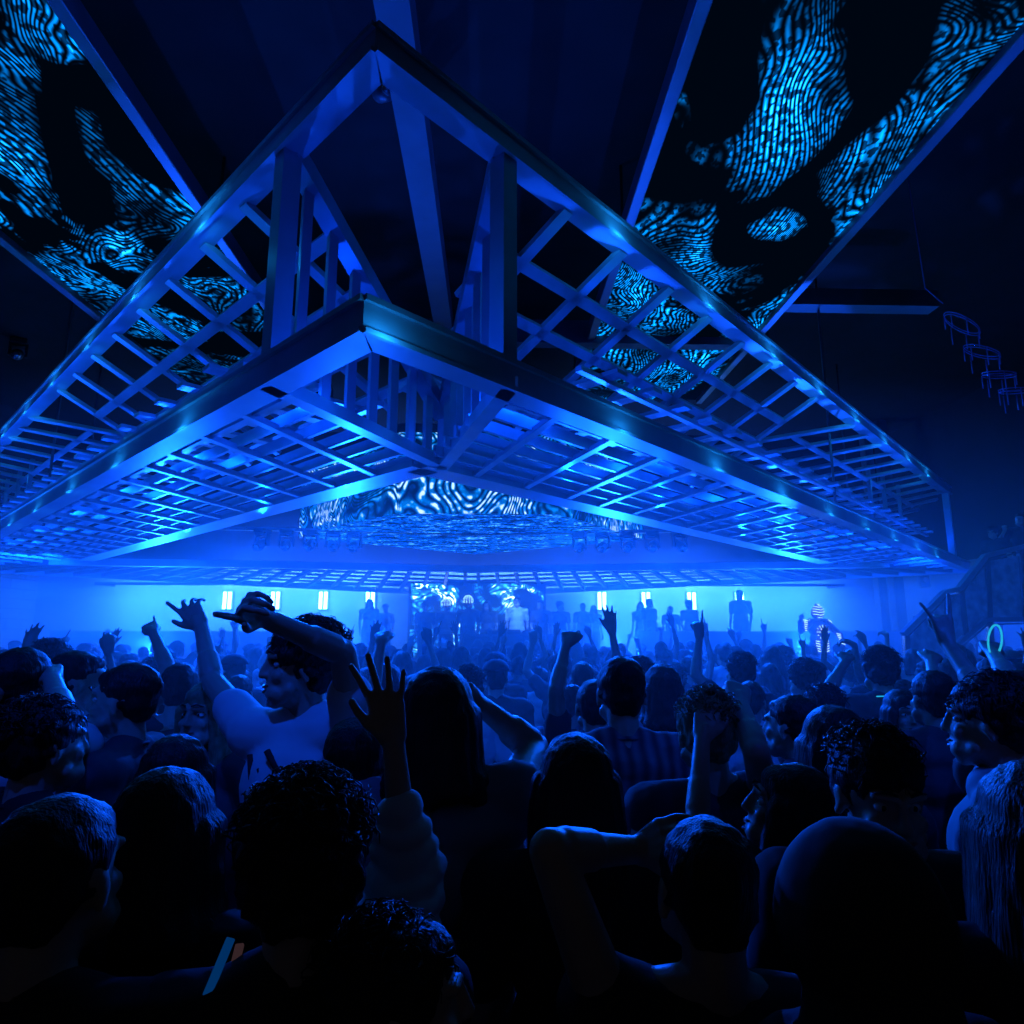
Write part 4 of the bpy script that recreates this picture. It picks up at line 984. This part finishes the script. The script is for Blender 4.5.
# floor cans added to brighten the canopy underside, along stage front, podiums and walls
for i, (x, y, tx, ty, pw) in enumerate(((-3.1, 14.4, -2.6, 8.0, 2900), (2.6, 14.4, 1.8, 8.0, 2900), (-8.6, 17.6, -6.5, 11.5, 4600), (8.0, 17.6, 6.5, 11.5, 4600), (-12.6, 12.5, -7, 11, 2000), (11.6, 12.6, 6.5, 11.0, 2000))):
    c = empty('added_can_light', (x, y, 0)); tag(c, 'added black floor can light aimed up at the canopy, ' + ('stage front, left end', 'stage front, right end', 'before the left podium', 'before the right podium', 'by the left wall', 'by the right wall')[i], 'stage light')
    b = MB(); b.box((-.15, -.15, 0), (.15, .15, .04)); b.bar((0, 0, .04), (0, 0, 1.25), .05, .05); b.build('added_can_stand', BLACK, c)
    e = Blob(); e.cap((0, .06, 1.3), (0, -.05, 1.38), .11, .11, 14); e.m.build('lamp_body', BLACK, c, smooth=True)
    lamp('added_can_beam', 'SPOT', (x, y - .2, 1.55), pw, (.004, .082, 1), .06, rot=(tx, ty, 3.55), spot=math.radians(84), blend=1)
lamp('near_fill_spot', 'SPOT', (-.9, -.5, 6.6), 560, BLUE, .05, rot=(-.80, 2.55, 1.45), spot=math.radians(21), blend=.9)  # spots added to brighten the white T-shirt and the right-hand near crowd
lamp('near_fill_spot', 'SPOT', (1.9, -.5, 6.6), 420, BLUE, .05, rot=(1.3, 2.7, 1.45), spot=math.radians(22), blend=.9)
for x, y in ((-4.2, 12.0), (-1.8, 10.4), (1.2, 10.4), (3.6, 12.0), (-.4, 13.2), (-1.0, 8.6), (-2.8, 6.8), (1.6, 6.8), (-5.6, 9.6), (5.0, 9.6)):
    lamp('down_spot', 'SPOT', (x, y, 3.48), 260, BLUE, .06, rot=(x*.95, y-.6, 0), spot=math.radians(130), blend=1)
lamp('booth_fill_spot', 'SPOT', (.4, 12.6, 3.9), 1600, (.08, .30, 1), .06, rot=(.5, 16.1, 2.3), spot=math.radians(24), blend=.6)  # spot added to brighten the DJ
# low-level fill added behind the camera to light the middle of the crowd
for x, tx in ((-4.0, -2.2), (3.6, 1.8)):
    lamp('crowd_fill_spot', 'SPOT', (x, -1.5, 6.0), 600, BLUE, .08, rot=(tx, 4.6, 1.4), spot=math.radians(44), blend=1)
lamp('side_wash', 'SPOT', (-9, 14, 3.3), 2000, BLUE, .2, rot=(-14.4, 17, 1.8), spot=math.radians(110), blend=.9)
lamp('side_wash', 'SPOT', (9, 14, 3.3), 1300, BLUE, .2, rot=(13.4, 17.5, 1.8), spot=math.radians(110), blend=.9)
def volume(name, lo, hi, dens, an, lab):
    m, N, L, out = nt(name + '_mat'); v = N.new('ShaderNodeVolumeScatter')
    v.inputs['Density'].default_value = dens; v.inputs['Anisotropy'].default_value = an; v.inputs['Color'].default_value = (1, 1, 1, 1)
    L.new(v.outputs[0], out.inputs['Volume'])
    b = MB(); b.box(lo, hi); o = b.build(name, m); tag(o, lab, 'haze', kind='stuff'); return o
volume('near_haze', (XL+.01, 2.6, .01), (XR-.01, 8.99, 3.02), .030, .3, 'thin blue haze over the near half of the dance floor')
volume('stage_haze', (XL+.01, 9.0, .01), (XR-.01, YB-.01, 3.02), .05, .3, 'thicker glowing haze over the far dance floor and stage')
lamp('balustrade_fill_spot', 'SPOT', (4.6, 3.0, 5.0), 420, (.012, .13, 1), .06, rot=(6.9, 9.0, 2.4), spot=math.radians(34), blend=.8)  # spot added to brighten the frosted panels
cam = bpy.data.cameras.new('camera'); co = bpy.data.objects.new('camera', cam); C.objects.link(co)
cam.sensor_width = 36; cam.lens = 36*665/1024; cam.clip_start = .02; cam.clip_end = 100
co.location = (0, 0, CZ)
co.rotation_euler = (math.radians(90) + math.atan(122/665), 0, math.radians(-1.7))
S = bpy.context.scene; S.camera = co
S.view_settings.view_transform = 'Standard'; S.view_settings.look = 'None'
S.view_settings.exposure = 0.0; S.view_settings.gamma = 1.0; S.view_settings.use_curve_mapping = False
S.cycles.use_denoising = True
S.cycles.max_bounces = 5; S.cycles.diffuse_bounces = 3; S.cycles.glossy_bounces = 3; S.cycles.volume_bounces = 1; S.cycles.transmission_bounces = 4
S.cycles.transparent_max_bounces = 8
S.cycles.sample_clamp_indirect = 4.0; S.cycles.sample_clamp_direct = 0
S.cycles.caustics_reflective = False; S.cycles.caustics_refractive = False
w = bpy.data.worlds.new('world'); S.world = w; w.use_nodes = True
w.node_tree.nodes['Background'].inputs[0].default_value = (.0055, .0065, .011, 1)
w.node_tree.nodes['Background'].inputs[1].default_value = 1.0
